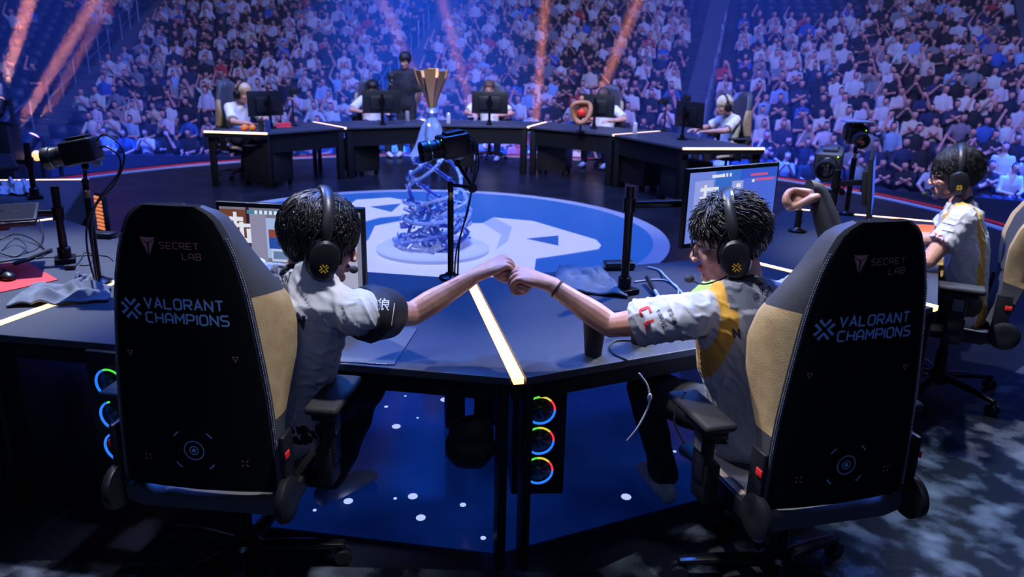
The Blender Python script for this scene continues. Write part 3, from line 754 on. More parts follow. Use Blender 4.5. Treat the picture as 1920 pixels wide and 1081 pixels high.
def monitor(loc, rz, label, kind, htop, pole=(0, .16), group=None, tilt=0.0, boom=True):
    """origin on the desk under the screen centre; the screen faces local -Y; htop = height of the top edge above the desk"""
    t = thing('monitor', label, 'monitor', loc, rz, group)
    zc = htop - .17
    Rt = Matrix.Translation((0, 0, zc)) @ Matrix.Rotation(tilt, 4, 'X')
    b = MB(); b.box((0, .012, 0), (.557, .024, .332), bev=.004); b.box((0, .038, -.01), (.34, .036, .2), bev=.012); b.xf(Rt); part('housing', b, M['plastic'], t)
    mats = []; b = MB()
    for i, ((x0, y0, x1, y1), mn) in enumerate(screen_quads(kind)):
        if mn not in mats: mats.append(mn)
        yy = -.0012 - .00012 * i
        b.add([(x0, yy, y0), (x1, yy, y0), (x1, yy, y1), (x0, yy, y1)], [(3, 2, 1, 0)], mats.index(mn))
    b.xf(Rt); me = bpy.data.meshes.new('screen'); me.from_pydata(b.v, [], b.f)
    for m_ in mats: me.materials.append(scm(m_))
    me.polygons.foreach_set('material_index', b.m); place('screen', me, t)
    b = MB(); b.box((0, -.004, -.152), (.557, .006, .016)); b.xf(Rt); part('bezel', b, M['plastic'], t)
    b = MB(); b.box((0, .0570, .035), (.055, .002, .022), bev=.0008)
    b.lathe([(.035, -.001), (.035, .002), (.02, .002), (.02, -.001)], 20, Matrix.Rotation(-PI / 2, 3, 'X'), (0, .0565, -.03), caps=False); b.xf(Rt)
    part('back_emblem', b, M['plasticg'], t, 'pale emblem on the dark back')
    b = MB(); px_, py_ = pole
    b.sweep([(px_, py_, .0), (px_, py_, zc + .06 if boom else max(htop - .06, .37 if kind == 'off' and abs(tilt) > 1 else 0))], .019, 16, caps='flat')
    pl = part('pole', b, M['blackm'], t)
    b = MB(); b.box((px_, py_, .012), (.09, .11, .024), bev=.004); b.lathe([(.03, .02), (.03, .07), (.024, .075)], 16, None, (px_, py_, 0)); part('clamp', b, M['blackm'], t)
    b = MB(); b.bar((px_, py_, zc - .02), (0, .055, zc), .04, .03, bev=.004); b.box((0, .058, zc), (.1, .012, .1), bev=.003)
    b.sweep([(px_, py_, zc - .05), (px_, py_, zc + .01)], .028, 16, caps='flat'); part('arm', b, M['blackm'], t)
    return t
def face_rz(f): return math.atan2(f.x, -f.y)
pL = (at(402, 375, 1.21) + at(683, 388, 1.21)) / 2; dL = at(683, 388, 1.21) - at(402, 375, 1.21)
monitor((pL.x, pL.y, TOP), math.atan2(dL.y, dL.x), 'monitor with a brown and grey game picture before the left near player', 'left', 1.21 - TOP, (-.12, .17), 'monitors of the near team')
pR = (at(1292, 315, 1.32) + at(1462, 302, 1.32)) / 2; dR = at(1462, 302, 1.32) - at(1292, 315, 1.32)
mR = monitor((pR.x, pR.y, TOP), math.atan2(dR.y, dR.x), 'monitor with a bright blue game picture before the player in glasses', 'right', 1.32 - TOP, (-.33, .28), 'monitors of the near team')
p3 = at(1628, 440, TOP + .02)
monitor((2.08, 4.45, TOP), face_rz(Vector((.90, -.43, 0))), 'monitor seen edge-on before the player sitting in profile', 'blue', .52, (0, .2), 'monitors of the near team', tilt=-.1)
# two empty stations on the left: screens swung down flat on tall poles
q = at(124, 490, TOP)
monitor((q.x - .31, q.y - .187, TOP), math.radians(28), 'monitor folded down flat on its pole above the red mousepad desk', 'off', .43, (.36, .02), 'monitors of the near team', tilt=-1.48, boom=False)
q = at(66, 372, TOP)
monitor((q.x - .271, q.y - .237, TOP), math.radians(38), 'monitor folded down flat on its pole at the far left end desk', 'off', .44, (.36, .02), 'monitors of the near team', tilt=-1.4, boom=False)

# black computer cabinets under the far desks
cabl = ['left end', 'second from the left', 'behind the trophy', 'third seam from the right', 'second from the right', 'right end']
for k in range(6):
    u = (fO[k] - fI[k]).normalized(); p = fI[k] + u * .30; al = (fO[min(k + 1, 5)] - fO[max(k - 1, 0)]).normalized()
    p = p + al * (.36 if k < 5 else -.36)
    t = thing('computer_cabinet', 'black computer cabinet under the far desks, ' + cabl[k], 'cabinet', (p.x, p.y, 0), math.atan2(al.y, al.x), 'computer cabinets under the far desks')
    b = MB(); b.box((0, 0, .30), (.46, .46, .46), bev=.008); part('case', b, M['plastic'], t)
    for sx in (-.19, .19):
        for sy in (-.19, .19):
            b = MB(); b.box((sx, sy, .035), (.04, .04, .07)); part('leg', b, M['blackm'], t)
# ================================================================ stroke lettering
GL = {
 'A': [[(0, 0), (0, 4.4), (1.3, 6), (2.7, 6), (4, 4.4), (4, 0)], [(0, 2.2), (4, 2.2)]], 'B': [[(0, 0), (0, 6), (3.4, 6), (4, 5.2), (4, 3.8), (3.4, 3.1), (0, 3.1)], [(3.4, 3.1), (4, 2.4), (4, .8), (3.4, 0), (0, 0)]],
 'C': [[(4, 6), (.9, 6), (0, 5), (0, 1), (.9, 0), (4, 0)]], 'E': [[(4, 6), (0, 6), (0, 0), (4, 0)], [(0, 3), (3.6, 3)]], 'H': [[(0, 0), (0, 6)], [(4, 0), (4, 6)], [(0, 3), (4, 3)]],
 'I': [[(0, 0), (0, 6)]], 'L': [[(0, 6), (0, 0), (3.8, 0)]], 'M': [[(0, 0), (0, 6), (2.3, 2.4), (4.6, 6), (4.6, 0)]], 'N': [[(0, 0), (0, 6), (4, 0), (4, 6)]],
 'O': [[(.9, 0), (0, 1), (0, 5), (.9, 6), (3.1, 6), (4, 5), (4, 1), (3.1, 0), (.9, 0)]], 'P': [[(0, 0), (0, 6), (3.2, 6), (4, 5.2), (4, 3.4), (3.2, 2.6), (0, 2.6)]],
 'R': [[(0, 0), (0, 6), (3.2, 6), (4, 5.2), (4, 3.5), (3.2, 2.7), (0, 2.7)], [(2.0, 2.7), (4, 0)]], 'S': [[(4, 6), (.8, 6), (0, 5.2), (0, 3.9), (.8, 3.1), (3.2, 2.9), (4, 2.1), (4, .8), (3.2, 0), (0, 0)]],
 'T': [[(0, 6), (4, 6)], [(2, 6), (2, 0)]], 'V': [[(0, 6), (2.1, 0), (4.2, 6)]], 'Y': [[(0, 6), (2, 3), (4, 6)], [(2, 3), (2, 0)]], 'U': [[(0, 6), (0, 1), (.9, 0), (3.1, 0), (4, 1), (4, 6)]], 'X': [[(0, 0), (4, 6)], [(0, 6), (4, 0)]],
 'K': [[(0, 0), (0, 6)], [(4, 6), (0, 2.8), (4, 0)]], 'D': [[(0, 0), (0, 6), (3, 6), (4, 5), (4, 1), (3, 0), (0, 0)]], 'a': [[(0, 0), (2, 6), (4, 0)], [(.8, 2), (3.2, 2)]],
}
def strokes(paths, th, sub=.25):
    """flat ribbons along 2-D paths, mitred; returns (verts2d, faces)"""
    V, Fc = [], []
    for P in paths:
        P = [Vector(p) for p in P]; closed = (P[0] - P[-1]).length < 1e-6
        D = []
        for a, b in zip(P[:-1], P[1:]):
            n = max(1, int((b - a).length / sub)); D += [a + (b - a) * (k / n) for k in range(n)]
        D.append(P[-1]); L = []
        m = len(D)
        for i in range(m):
            if closed and i in (0, m - 1): t0, t1 = D[-1] - D[-2], D[1] - D[0]
            else: t0 = D[i] - D[max(i - 1, 0)] if i else D[1] - D[0]; t1 = D[min(i + 1, m - 1)] - D[i] if i < m - 1 else D[-1] - D[-2]
            t0, t1 = t0.normalized(), t1.normalized(); n0, n1 = Vector((-t0.y, t0.x)), Vector((-t1.y, t1.x))
            nn = (n0 + n1).normalized(); k = th / 2 / max(.45, nn.dot(n0))
            L.append((D[i] + nn * k, D[i] - nn * k))
        b = len(V)
        for l, r in L: V += [l, r]
        Fc += [(b + 2 * i, b + 2 * i + 1, b + 2 * i + 3, b + 2 * i + 2) for i in range(m - 1)]
    return V, Fc
def text2d(txt, h, th=.18, gap=.30, wide=1.0, slant=0.0, align='l'):
    """text as ribbons; h = letter height in metres; x starts at 0"""
    s = h / 6.0; x = 0; V, Fc = [], []
    for ch in txt:
        if ch == ' ': x += 3 * s; continue
        g = GL[ch]; wd = max(p[0] for q in g for p in q)
        v, f = strokes([[(p[0] * wide, p[1]) for p in q] for q in g], th * 6, .6); b = len(V)
        V += [Vector((x + (p.x + slant * p.y) * s, p.y * s)) for p in v]; Fc += [tuple(i + b for i in q) for q in f]
        x += (wd * wide + gap * 6) * s
    if align != 'l':
        k = x - gap * 6 * s; V = [Vector((p.x - (k if align == 'r' else k / 2), p.y)) for p in V]
    return V, Fc
def star_mark(r):
    """the event's six-armed chevron star"""
    V, Fc = [], []
    for k in range(4):
        a = k * PI / 2; c, s = math.cos(a), math.sin(a)
        pts = [(.20, 0), (.48, .0), (1.0, .40), (.78, .60)]
        for sg in (1, -1):
            b = len(V); V += [Vector((r * (x * c - sg * y * s), r * (x * s + sg * y * c))) for x, y in pts]; Fc.append(tuple(range(b, b + 4)))
    return V, Fc
def shield_mark(w):
    q = [[(-.5, .5), (.5, .5), (.36, .34), (0, .18), (-.36, .34)], [(-.46, .36), (-.05, .14), (-.03, -.62), (-.2, -.2)], [(.46, .36), (.05, .14), (.03, -.62), (.2, -.2)]]
    V, Fc = [], []
    for p in q: b = len(V); V += [Vector((x * w, y * w)) for x, y in p]; Fc.append(tuple(range(b, b + len(p))))
    return V, Fc
def circle_path(r, n=32, a0=0, a1=360): return [(r * math.cos(math.radians(a0 + (a1 - a0) * i / n)), r * math.sin(math.radians(a0 + (a1 - a0) * i / n))) for i in range(n + 1)]

# ================================================================ gaming chair (faces +Y, origin on the floor)
REC = math.radians(0.6)
H_ = [0, .10, .20, .30, .40, .50, .58, .655, .73, .785, .835, .862]
WP = [.235, .232, .228, .222, .212, .200, .190, .177, .158, .138, .114, .070]     # half width of the fabric back panel
WO = [.240, .238, .240, .252, .270, .278, .268, .228, .182, .154, .126, .082]     # half width at the wings
WF = [.06, .07, .09, .125, .150, .150, .128, .105, .092, .085, .075, .060]        # how far the wings come forward
def prof(h, A): return float(np.interp(h, H_, A))
def back_pt(x, h, f=0.0):      # a point of the back shell: x across, h up, f forward from the rear face
    y = -.25 + f - .016 * (1 - (x / .25) ** 2) * 0
    bulge = -.018 * math.cos(min(1, abs(x) / .24) * PI / 2)
    p = Vector((x, f + bulge, h)); p = Matrix.Rotation(REC, 3, 'X') @ p
    return p + Vector((0, -.225, .47))
def decal(t, V, Fc, x0, h0, m_, name='print', label=None):
    b = MB(); b.add([back_pt(x0 + p.x, h0 + p.y, -.0042 - .004) for p in V], Fc)
    me = bpy.data.meshes.new(name); me.from_pydata(b.v, [], b.f)
    bm = bmesh.new(); bm.from_mesh(me); bmesh.ops.recalc_face_normals(bm, faces=bm.faces); bm.to_mesh(me); bm.free()
    me.materials.append(m_); return place(name, me, t, label)
def make_chair(loc, rz, label, full=True):
    t = thing('gaming_chair', label, 'chair', loc, rz, 'gaming chairs of both teams')
    HS = np.linspace(0, .862, 45) if full else np.linspace(0, .862, 18)
    mb = MB(); rings = []
    for h in HS:
        wp, wo, wf = prof(h, WP), prof(h, WO), prof(h, WF)
        e = min(1, (0.862 - h) / .05) ** .5 if h > .812 else 1
        half = [(0, 0), (wp * .5, 0), (wp - .004, 0), (wp, .001), (wp + .004, .002), (wp + .016, .008), (wp + (wo - wp) * .55 + .008, wf * .42), (wo, wf * .82), (wo - .006, wf * .98), (wo - .030, wf * 1.02), (wo - .055, wf * .92),
                (max(.02, wo - .10), .085 + .02 * (wf > .1)), (wp * .35, .080)]
        r = half + [(0, .08)] + [(-x, y) for x, y in half[:0:-1]]
        rings.append([back_pt(x, h, y * (.55 + .45 * e)) for x, y in r])
    n = len(rings[0])
    def cm(j, k):
        kk = k if k <= n // 2 else n - 1 - k
        h = HS[j]
        if kk <= 2: return 0
        if kk in (3, 4): return 1
        if .235 < h < .60 and kk >= 5 and kk <= 9: return 2
        if kk >= 10: return 1
        return 1
    mb.loft(rings, cm)
    bk = part('backrest', mb, [M['fabric'], M['leather'], M['gold']], t, crease=50)
    # seams and stitches along the panel edge
    for s in (-1, 1):
        b = MB()
        for off in (.0075, .0125):
            pts = [back_pt(s * (prof(h, WP) + off), h, .0035 + off * .3 - .004) for h in np.linspace(.02, .78, 100 if full else 16)]
            if full:
                for a, c in zip(pts[:-1:1], pts[1::1]): b.sweep([a + (c - a) * .15, a + (c - a) * .8], .0012, 4, caps='flat')
        if full: part('stitching', b, M['stitch'], bk)
    if full:
        decal(bk, *shield_mark(.046), -.066, .752, M['printr'], 'emblem', 'dim rose shield emblem')
        decal(bk, *text2d('SECRET', .017, .12, .36, 1.15), -.032, .746, M['printr'], 'lettering', 'dim rose lettering')
        v, f = text2d('LAB', .017, .12, .36, 1.15); decal(bk, v, f, .030, .717, M['printr'], 'lettering', 'dim rose lettering')
        decal(bk, *star_mark(.032), -.142, .566, M['printb'], 'emblem', 'blue star emblem')
        decal(bk, *text2d('VaLORaNT', .0285, .19, .30, 1.10), -.098, .573, M['printb'], 'lettering', 'blue lettering')
        decal(bk, *text2d('CHAMPIONS', .0285, .19, .30, 1.10), -.098, .530, M['printb'], 'lettering', 'blue lettering')
        for x, h in ((-.165, .43), (.150, .43)): decal(bk, *strokes([[(-.008, .007), (.008, .007), (0, -.008), (-.008, .007)]], .002, .01), x, h, M['printr'], 'print', 'small rose triangle outline')
        cxx, ch = .0, .135
        V, Fc = strokes([circle_path(.030), circle_path(.013, 20)], .003, .01); v, f = strokes([circle_path(.004, 12)], .005, .01); b0 = len(V); V += v; Fc += [tuple(i + b0 for i in q) for q in f]
        for k in range(4):
            v, f = strokes([circle_path(.072, 5, 45 + 90 * k - 9, 45 + 90 * k + 9)], .004, .01); b0 = len(V); V += v; Fc += [tuple(i + b0 for i in q) for q in f]
        decal(bk, V, Fc, cxx, ch, M['printb'], 'print', 'blue target ring print')
        for x in (-.15, .15): decal(bk, *strokes([[(-.01, -.01), (-.004, -.004)], [(.004, .004), (.01, .01)], [(-.01, .01), (-.004, .004)], [(.004, -.004), (.01, -.01)]], .003, .01), x, .10, M['printr'], 'print', 'small rose cross print')
    # seat
    b = MB(); rings = []
    for y in np.linspace(-.22, .28, 14 if full else 6):
        k = (y + .22) / .5; dz = -.02 * (k > .85) * (k - .85) / .15; wv = .265 - .02 * (k - .5) ** 2
        half = [(0, .425), (.15, .425), (.19, .436), (.225, .452), (.25, .445), (wv, .425), (wv - .01, .40), (.2, .385), (0, .385)]
        r = half + [(-x, z) for x, z in half[-2:0:-1]]
        rings.append([Vector((x, y, z + dz)) for x, z in r])
    n2 = len(rings[0])
    def sm(j, k):
        kk = k if k <= n2 // 2 else n2 - 1 - k
        return 1 if kk in (3, 4) and 2 < j < 9 else 0
    b.loft(rings, sm); part('seat', b, [M['leather'], M['gold']], t, crease=55)
    # recline hinge covers
    for s in (-1, 1):
        b = MB(); R_ = Matrix.Rotation(s * PI / 2, 3, 'Y')
        b.lathe([(.0, 0), (.068, 0), (.072, .008), (.070, .022), (.058, .030), (.03, .030), (0.0, .027)], 28, R_, (s * .255, -.235, .455), caps=False); hc = part('hinge_cover', b, M['plastic'], t)
        b = MB(); b.box((s * .262, -.205, .56), (.018, .07, .20), Matrix.Rotation(REC, 3, 'X'), bev=.006); b.box((s * .262, -.1, .43), (.018, .26, .06), bev=.006); part('hinge_arm', b, M['plastic'], t)
        b = MB(); b.box((s * .274, -.228, .60), (.004, .03, .022), Matrix.Rotation(REC, 3, 'X'), bev=.001); part('badge', b, M['redp'], hc, 'small red badge')
        # armrest
        b = MB(); b.box((s * .335, .02, .685), (.105, .27, .030), bev=.013, seg=3); ar = part('armrest', b, M['rubber'], t)
        b = MB(); b.box((s * .330, -.01, .655), (.07, .16, .03), bev=.008); b.box((s * .330, -.01, .555), (.040, .075, .19), bev=.010); b.box((s * .315, -.01, .46), (.055, .09, .14), bev=.010); b.bar((s * .31, -.01, .405), (s * .12, -.01, .385), .08, .022); part('armrest_post', b, M['plastic'], ar)
        if full:
            b = MB(); b.box((s * .353, -.01, .60), (.004, .05, .06), bev=.001); part('post_cover', b, M['plasticg'], ar)
    # mechanism, gas lift, star base
    b = MB(); b.box((0, -.02, .375), (.30, .30, .05), bev=.012); b.bar((.1, 0, .365), (.30, .02, .35), .012, .012); part('tilt_mechanism', b, M['blackm'], t)
    b = MB(); b.lathe([(.03, .08), (.03, .24), (.022, .24), (.022, .36)], 16); part('gas_lift', b, M['blackm'], t)
    bs = MB(); bs.lathe([(.045, .055), (.058, .07), (.058, .115), (.045, .13)], 20); base = part('base_hub', bs, M['blackm'], t)
    for k in range(5):
        a = 2 * PI * k / 5 + .3; d = Vector((math.cos(a), math.sin(a), 0))
        b = MB(); b.sweep([d * .04 + Vector((0, 0, .098)), d * .18 + Vector((0, 0, .092)), d * .325 + Vector((0, 0, .075))], [(.032, .022), (.028, .017), (.020, .012)], 10, 3); lg = part('leg', b, M['blackm'], t)
        b = MB(); n_ = Vector((-d.y, d.x, 0)); R_ = n_.to_track_quat('Z', 'Y').to_matrix(); p = d * .325 + Vector((0, 0, .03))
        for s in (-1, 1): b.lathe([(.0, -.009), (.026, -.009), (.030, -.006), (.030, .006), (.026, .009), (0, .009)], 18, R_, p + n_ * s * .016, caps=False)
        b.sweep([p, d * .325 + Vector((0, 0, .075))], .010, 8); part('caster', b, M['plastic'], lg)
    return t
chair = make_chair((-.897, 2.27, 0), math.radians(-6), 'black and gold gaming chair of the left near player, printed back in view')
# ================================================================ people
def headrot(yaw, pitch=0, roll=0):   # yaw to the left is +, pitch down is +
    return Matrix.Rotation(math.radians(yaw), 3, 'Z') @ Matrix.Rotation(math.radians(-pitch), 3, 'X') @ Matrix.Rotation(math.radians(roll), 3, 'Y')
HK = 1.08
def add_head(mb, c, R, nk, hd):
    c = Vector(c); L = lambda x, y, z: c + R @ Vector((x, y, z)) * HK
    def el(p, r, n=14): mb.ball(L(*p), tuple(q * HK for q in r), R, nu=n, nv=9)
    el((0, -.012, .030), (.074, .095, .083), 20); el((0, .028, -.030), (.063, .064, .072), 18); el((0, .036, -.078), (.047, .050, .038), 16)
    el((0, .076, -.104), (.020, .017, .016)); el((0, .060, .028), (.060, .036, .040))
    if hd:
        for s in (-1, 1):
            el((s * .040, .058, -.034), (.024, .026, .024)); el((s * .030, .078, .014), (.026, .014, .008)); el((s * .045, .000, -.075), (.018, .045, .030))
            mb.ball(L(s * .078, -.012, -.018), (.010, .018, .030), R @ Matrix.Rotation(s * .3, 3, 'Z'), nu=10, nv=8)
            el((s * .012, .103, -.043), (.009, .011, .008), 8)
        mb.sweep([L(0, .086, .006), L(0, .099, -.018), L(0, .109, -.036), L(0, .100, -.048)], [.008, .009, .0105, .007], 10, 3)
        el((0, .090, -.068), (.022, .011, .0065), 12); el((0, .088, -.079), (.020, .011, .0065), 12)
    mb.sweep([L(0, -.020, -.055), L(0, -.035, -.105), Vector(nk) + Vector((0, 0, -.02))], [(.054, .056), (.054, .055), (.068, .064)], 14, 3, up=R @ Vector((0, 1, 0)))
def add_fist(mb, W, u, w, left, k=1.16):
    u = nrm(u); w = nrm(Vector(w) - u * Vector(w).dot(u)); v = (u.cross(w) if left else w.cross(u)); W = Vector(W)
    L = lambda a, b, c: W + u * (a * k) + v * (b * k) + w * (c * k)
    mb.sweep([L(-.02, 0, 0), L(.02, 0, .001), L(.055, 0, .003), L(.082, -.001, .004)], [(.026 * k, .019 * k), (.033 * k, .019 * k), (.041 * k, .017 * k), (.040 * k, .013 * k)], 14, 3, up=w)
    mb.ball(L(.068, -.001, -.024), (.026 * k, .037 * k, .019 * k), Matrix((u, v, w)).transposed())
    for i, b in enumerate((.031, .0105, -.010, -.030)):
        s = (1.0, 1.06, 1.0, .86)[i] * k; r = (.0090, .0093, .0089, .0080)[i] * k; ar = (0, .004, .001, -.006)[i]
        mb.sweep([L(.072 + ar, b, .004), L(.092 + ar, b, .003), L(.104 + ar, b * .96, -.014), L(.102 + ar, b * .92, -.034), L(.086, b * .88, -.046), L(.066, b * .85, -.040), L(.054, b * .84, -.028)], [r * 1.05, r * 1.12, r, r * 1.02, r * .98, r * .92, r * .8], 10, 3, up=v)
    mb.sweep([L(.010, .024, -.008), L(.034, .043, -.020), L(.062, .044, -.038), L(.082, .026, -.052), L(.090, .006, -.056)], [.015 * k, .0145 * k, .0118 * k, .0112 * k, .009 * k], 10, 3, up=w)
def add_open(mb, W, u, w, left, k=1.0, curl=.5):
    u = nrm(u); w = nrm(Vector(w) - u * Vector(w).dot(u)); v = (u.cross(w) if left else w.cross(u)); W = Vector(W)
    L = lambda a, b, c: W + u * (a * k) + v * (b * k) + w * (c * k)
    mb.sweep([L(-.02, 0, 0), L(.03, 0, .002), L(.088, 0, 0)], [(.027 * k, .018 * k), (.038 * k, .016 * k), (.040 * k, .012 * k)], 12, 3, up=w)
    for i, b in enumerate((.031, .0105, -.010, -.030)):
        ln = (.070, .078, .072, .056)[i] * k; r = .0088 * k
        mb.sweep([L(.080, b, .002), L(.084 + ln * .45, b * 1.08, -.004 - .010 * curl), L(.084 + ln * .8, b * 1.1, -.012 - .03 * curl), L(.084 + ln * .95, b * 1.1, -.02 - .05 * curl)], [r * 1.1, r, r * .92, r * .75], 9, 3, up=w)
    mb.sweep([L(.012, .024, -.006), L(.04, .052, -.014), L(.07, .062, -.024), L(.09, .060, -.032)], [.014 * k, .012 * k, .0105 * k, .008 * k], 9, 3, up=w)
def hair_mesh(c, R, style, seed, vox_locks=700):
    rg = random.Random(seed); c = Vector(c); b = MB()
    def elmin(az):     # az 0 = front
        a = abs((az + 180) % 360 - 180)
        return float(np.interp(a, [0, 35, 62, 85, 100, 125, 180], style['line']))
    C0 = Vector((0, -.012, .030)); rad = Vector((.076, .097, .085))
    def P(az, el, off):
        a, e = math.radians(az), math.radians(el)
        d = Vector((math.sin(a) * math.cos(e), math.cos(a) * math.cos(e), math.sin(e)))
        n = Vector((d.x / rad.x, d.y / rad.y, d.z / rad.z)).normalized()
        low = max(0, -math.sin(e)) * style.get('low', .5)
        p = C0 + Vector((d.x * rad.x, d.y * rad.y, d.z * rad.z)) + n * off
        p.x *= 1 - .15 * low; p.y += .012 * low * (1 if d.y < 0 else 0); p.z -= style.get('drop', 0) * low * low * (1 if d.y < .02 else 0)
        return c + R @ p * HK, R @ n
    n, m = 72, 16; top, th = style.get('top', .024), style.get('th', .014)
    for io in (0, 1):
        pass
    outer, inner = [], []
    for j in range(m + 1):
        ro, ri = [], []
        for i in range(n):
            az = 360 * i / n; e0 = elmin(az) + 3 * math.sin(i * 2.4); el = 89 - (89 - e0) * j / m
            off = th + (top - th) * max(0, math.sin(math.radians(el))) + .0035 * noise.noise(Vector((math.sin(az / 57.3) * 5 + seed, math.cos(az / 57.3) * 5, el * .04)))
            off *= 1 - .45 * (j / m) ** 6
            ro.append(P(az, el, off)[0]); ri.append(P(az, el, -.003)[0])
        outer.append(ro); inner.append(ri)
    b.loft(outer + inner[::-1], caps=True)
    for k in range(vox_locks):
        az = rg.uniform(0, 360); e0 = elmin(az); el = 88 - (88 - e0) * rg.random() ** .8
        swirl = style.get('swirl', 20); pts, rr = [], []
        ln = rg.uniform(*style['len']); steps = 5; sp = style.get('spike', 0) * rg.random()
        a2, e2 = az + rg.uniform(-4, 4), el
        da = rg.uniform(-swirl, swirl) + style.get('part', 0) * math.sin(math.radians(az))
        r0 = rg.uniform(.0022, .0050)
        for q in range(steps):
            t_ = q / (steps - 1)
            off = th + (top - th) * max(0, math.sin(math.radians(e2))) - .001 + t_ * rg.uniform(.0, .007) + sp * t_ * t_
            pts.append(P(a2, e2, off)[0]); rr.append((r0 * 1.7 * (1 - .85 * t_), r0 * .8 * (1 - .8 * t_)))
            e2 -= math.degrees(ln / steps / .095) * (1 - style.get('lift', 0) * t_); a2 += da / steps / max(.35, math.cos(math.radians(min(80, max(-60, e2)))))
        b.sweep(pts, rr, 5, 2, up=R @ Vector((0, 0, 1)), caps='flat')
    return b
STY = {
 'bowl': dict(line=[-6, -8, -24, -36, -52, -64, -72], len=(.03, .08), top=.028, th=.018, low=.4, drop=.085),
 'short': dict(line=[14, 8, -2, -24, -30, -46, -54], len=(.03, .06), top=.030, th=.013, spike=.014, lift=.3, swirl=14, low=.55, part=18),
 'fringe': dict(line=[4, -2, -14, -30, -36, -46, -54], len=(.03, .08), top=.030, th=.016, low=.5, part=25),
}
class Person: pass
def person(label, S, E, W, pelvis, chest, neck, head, R, hands, hips=None, knees=None, ankles=None, toes=None, vox=.0036, hd=True, hair='bowl', hairmat='hairb', locks=700,
           jersey=None, sleeve=(.82, .82), cuff=None, Mx=None, group=None, fold=1.0, trousers='trouser', seed=1, wide=1.0, collar=.009):
    X = (lambda p: Mx @ Vector(p)) if Mx is not None else (lambda p: Vector(p))
    RX = (Mx.to_3x3() if Mx is not None else Matrix.Identity(3))
    S, E, W = [X(p) for p in S], [X(p) for p in E], [X(p) for p in W]
    pelvis, chest, neck, head = X(pelvis), X(chest), X(neck), X(head); R = RX @ R
    lat = (S[1] - S[0]); lat.z = 0; lat.normalize(); fwd = Vector((0, 0, 1)).cross(lat)
    t = thing('person', label, 'person', (pelvis.x, pelvis.y, 0), 0, group)
    hips = [X(p) for p in hips] if hips else [pelvis - lat * .09, pelvis + lat * .09]
    knees = [X(p) for p in knees] if knees else [h + fwd * .42 + (lat * (.10 if i else -.10)) + Vector((0, 0, -.03)) for i, h in enumerate(hips)]
    ankles = [X(p) for p in ankles] if ankles else [Vector((k.x, k.y, .09)) - fwd * .04 for k in knees]
    toes = [X(p) for p in toes] if toes else [Vector((a.x, a.y, .035)) + fwd * .17 for a in ankles]
    mid = (S[0] + S[1]) / 2
    def torso(mb, g, low=0.0):
        p0 = pelvis - Vector((0, 0, low)); sl = (mid * .55 + neck * .45)
        mb.sweep([p0, pelvis * .6 + chest * .4, chest, mid, sl], [(.158 * wide + g, .112 + g), (.148 * wide + g, .102 + g), (.168 * wide + g, .112 + g), (.150 * wide + g, .088 + g), (.070 + g * .5, .064 + g * .5)], 20, 4, up=fwd)
        for i in (0, 1):
            mb.ball(S[i], .058 + g, nu=14, nv=10)
            mb.sweep([neck * .75 + mid * .25 - Vector((0, 0, .02)), S[i]], [.056 + g * .6, .056 + g * .7], 12)
    body = MB(); torso(body, 0.0)
    add_head(body, head, R, neck, hd)
    for i in (0, 1):
        body.sweep([S[i], S[i] * .5 + E[i] * .5, E[i]], [.050, .047, .040], 14, 3)
        u = (W[i] - E[i])
        body.sweep([E[i], E[i] + u * .28, E[i] + u * .7, W[i]], [.041, .0435, .033, (.028, .023)], 14, 3, up=hands[i][2])
        kind, d, wv = hands[i][:3]
        d, wv = RX @ Vector(d), RX @ Vector(wv)
        (add_fist if kind == 'fist' else add_open)(body, W[i], d, wv, i == 0, *hands[i][3:])
        body.sweep([hips[i], hips[i] * .5 + knees[i] * .5, knees[i]], [.085, .072, .055], 12, 3); body.sweep([knees[i], ankles[i]], [.052, .036], 12)
    me = voxel(body, vox, 1)
    off = Vector((pelvis.x, pelvis.y, 0)); P_ = coords(me)
    me.materials.append(M['skin']); 
    if hd:
        me.materials.append(M['lip']); Ri = np.array(R.transposed()); hc = np.array(head)
        def fm(Cn):
            q = (Cn - hc) @ Ri.T / HK; o = np.zeros(len(Cn), int)
            o[(np.abs(q[:, 0]) < .021) & (q[:, 1] > .086) & (np.abs(q[:, 2] + .0735) < .0095)] = 1
            return o
        face_mats(me, fm)
    set_coords(me, P_ - np.array(off)); place('body', me, t)
    if hd:
        for s in (-1, 1):
            b = MB(); b.ball(head + R @ Vector((s * .030, .080, .000)) * HK - off, (.014, .0098, .0076), R, nu=12, nv=8); b.ball(head + R @ Vector((s * .030, .0868, .0)) * HK - off, (.006, .0034, .006), R, mi=1, nu=10, nv=6)
            part('eye', b, [M['eyew'], M['eye']], t)
            b = MB(); b.sweep([head + R @ Vector((s * .014, .091, .019)) * HK - off, head + R @ Vector((s * .03, .089, .024)) * HK - off, head + R @ Vector((s * .048, .076, .019)) * HK - off], [(.004, .003), (.005, .003), (.002, .002)], 8, 3); part('eyebrow', b, M['hairb'], t)
    # jersey
    jm = MB(); torso(jm, .017, .06); jm.ball(neck - Vector((0, 0, .035)), (.074, .074, .05))
    ends = []
    for i in (0, 1):
        ee = S[i] + (E[i] - S[i]) * sleeve[i]; ends.append(ee)
        jm.sweep([S[i] - (E[i] - S[i]) * .05, S[i] * .55 + ee * .45, ee], [.070, .073, .079], 18, 4, caps='flat')
    js = voxel(jm, max(.006, vox * 1.4), 2); Q = coords(js); Nn = normals(js)
    lq = (Q - np.array(neck)) @ np.array(lat); fq = (Q - np.array(neck)) @ np.array(fwd); zq = Q[:, 2] - neck.z
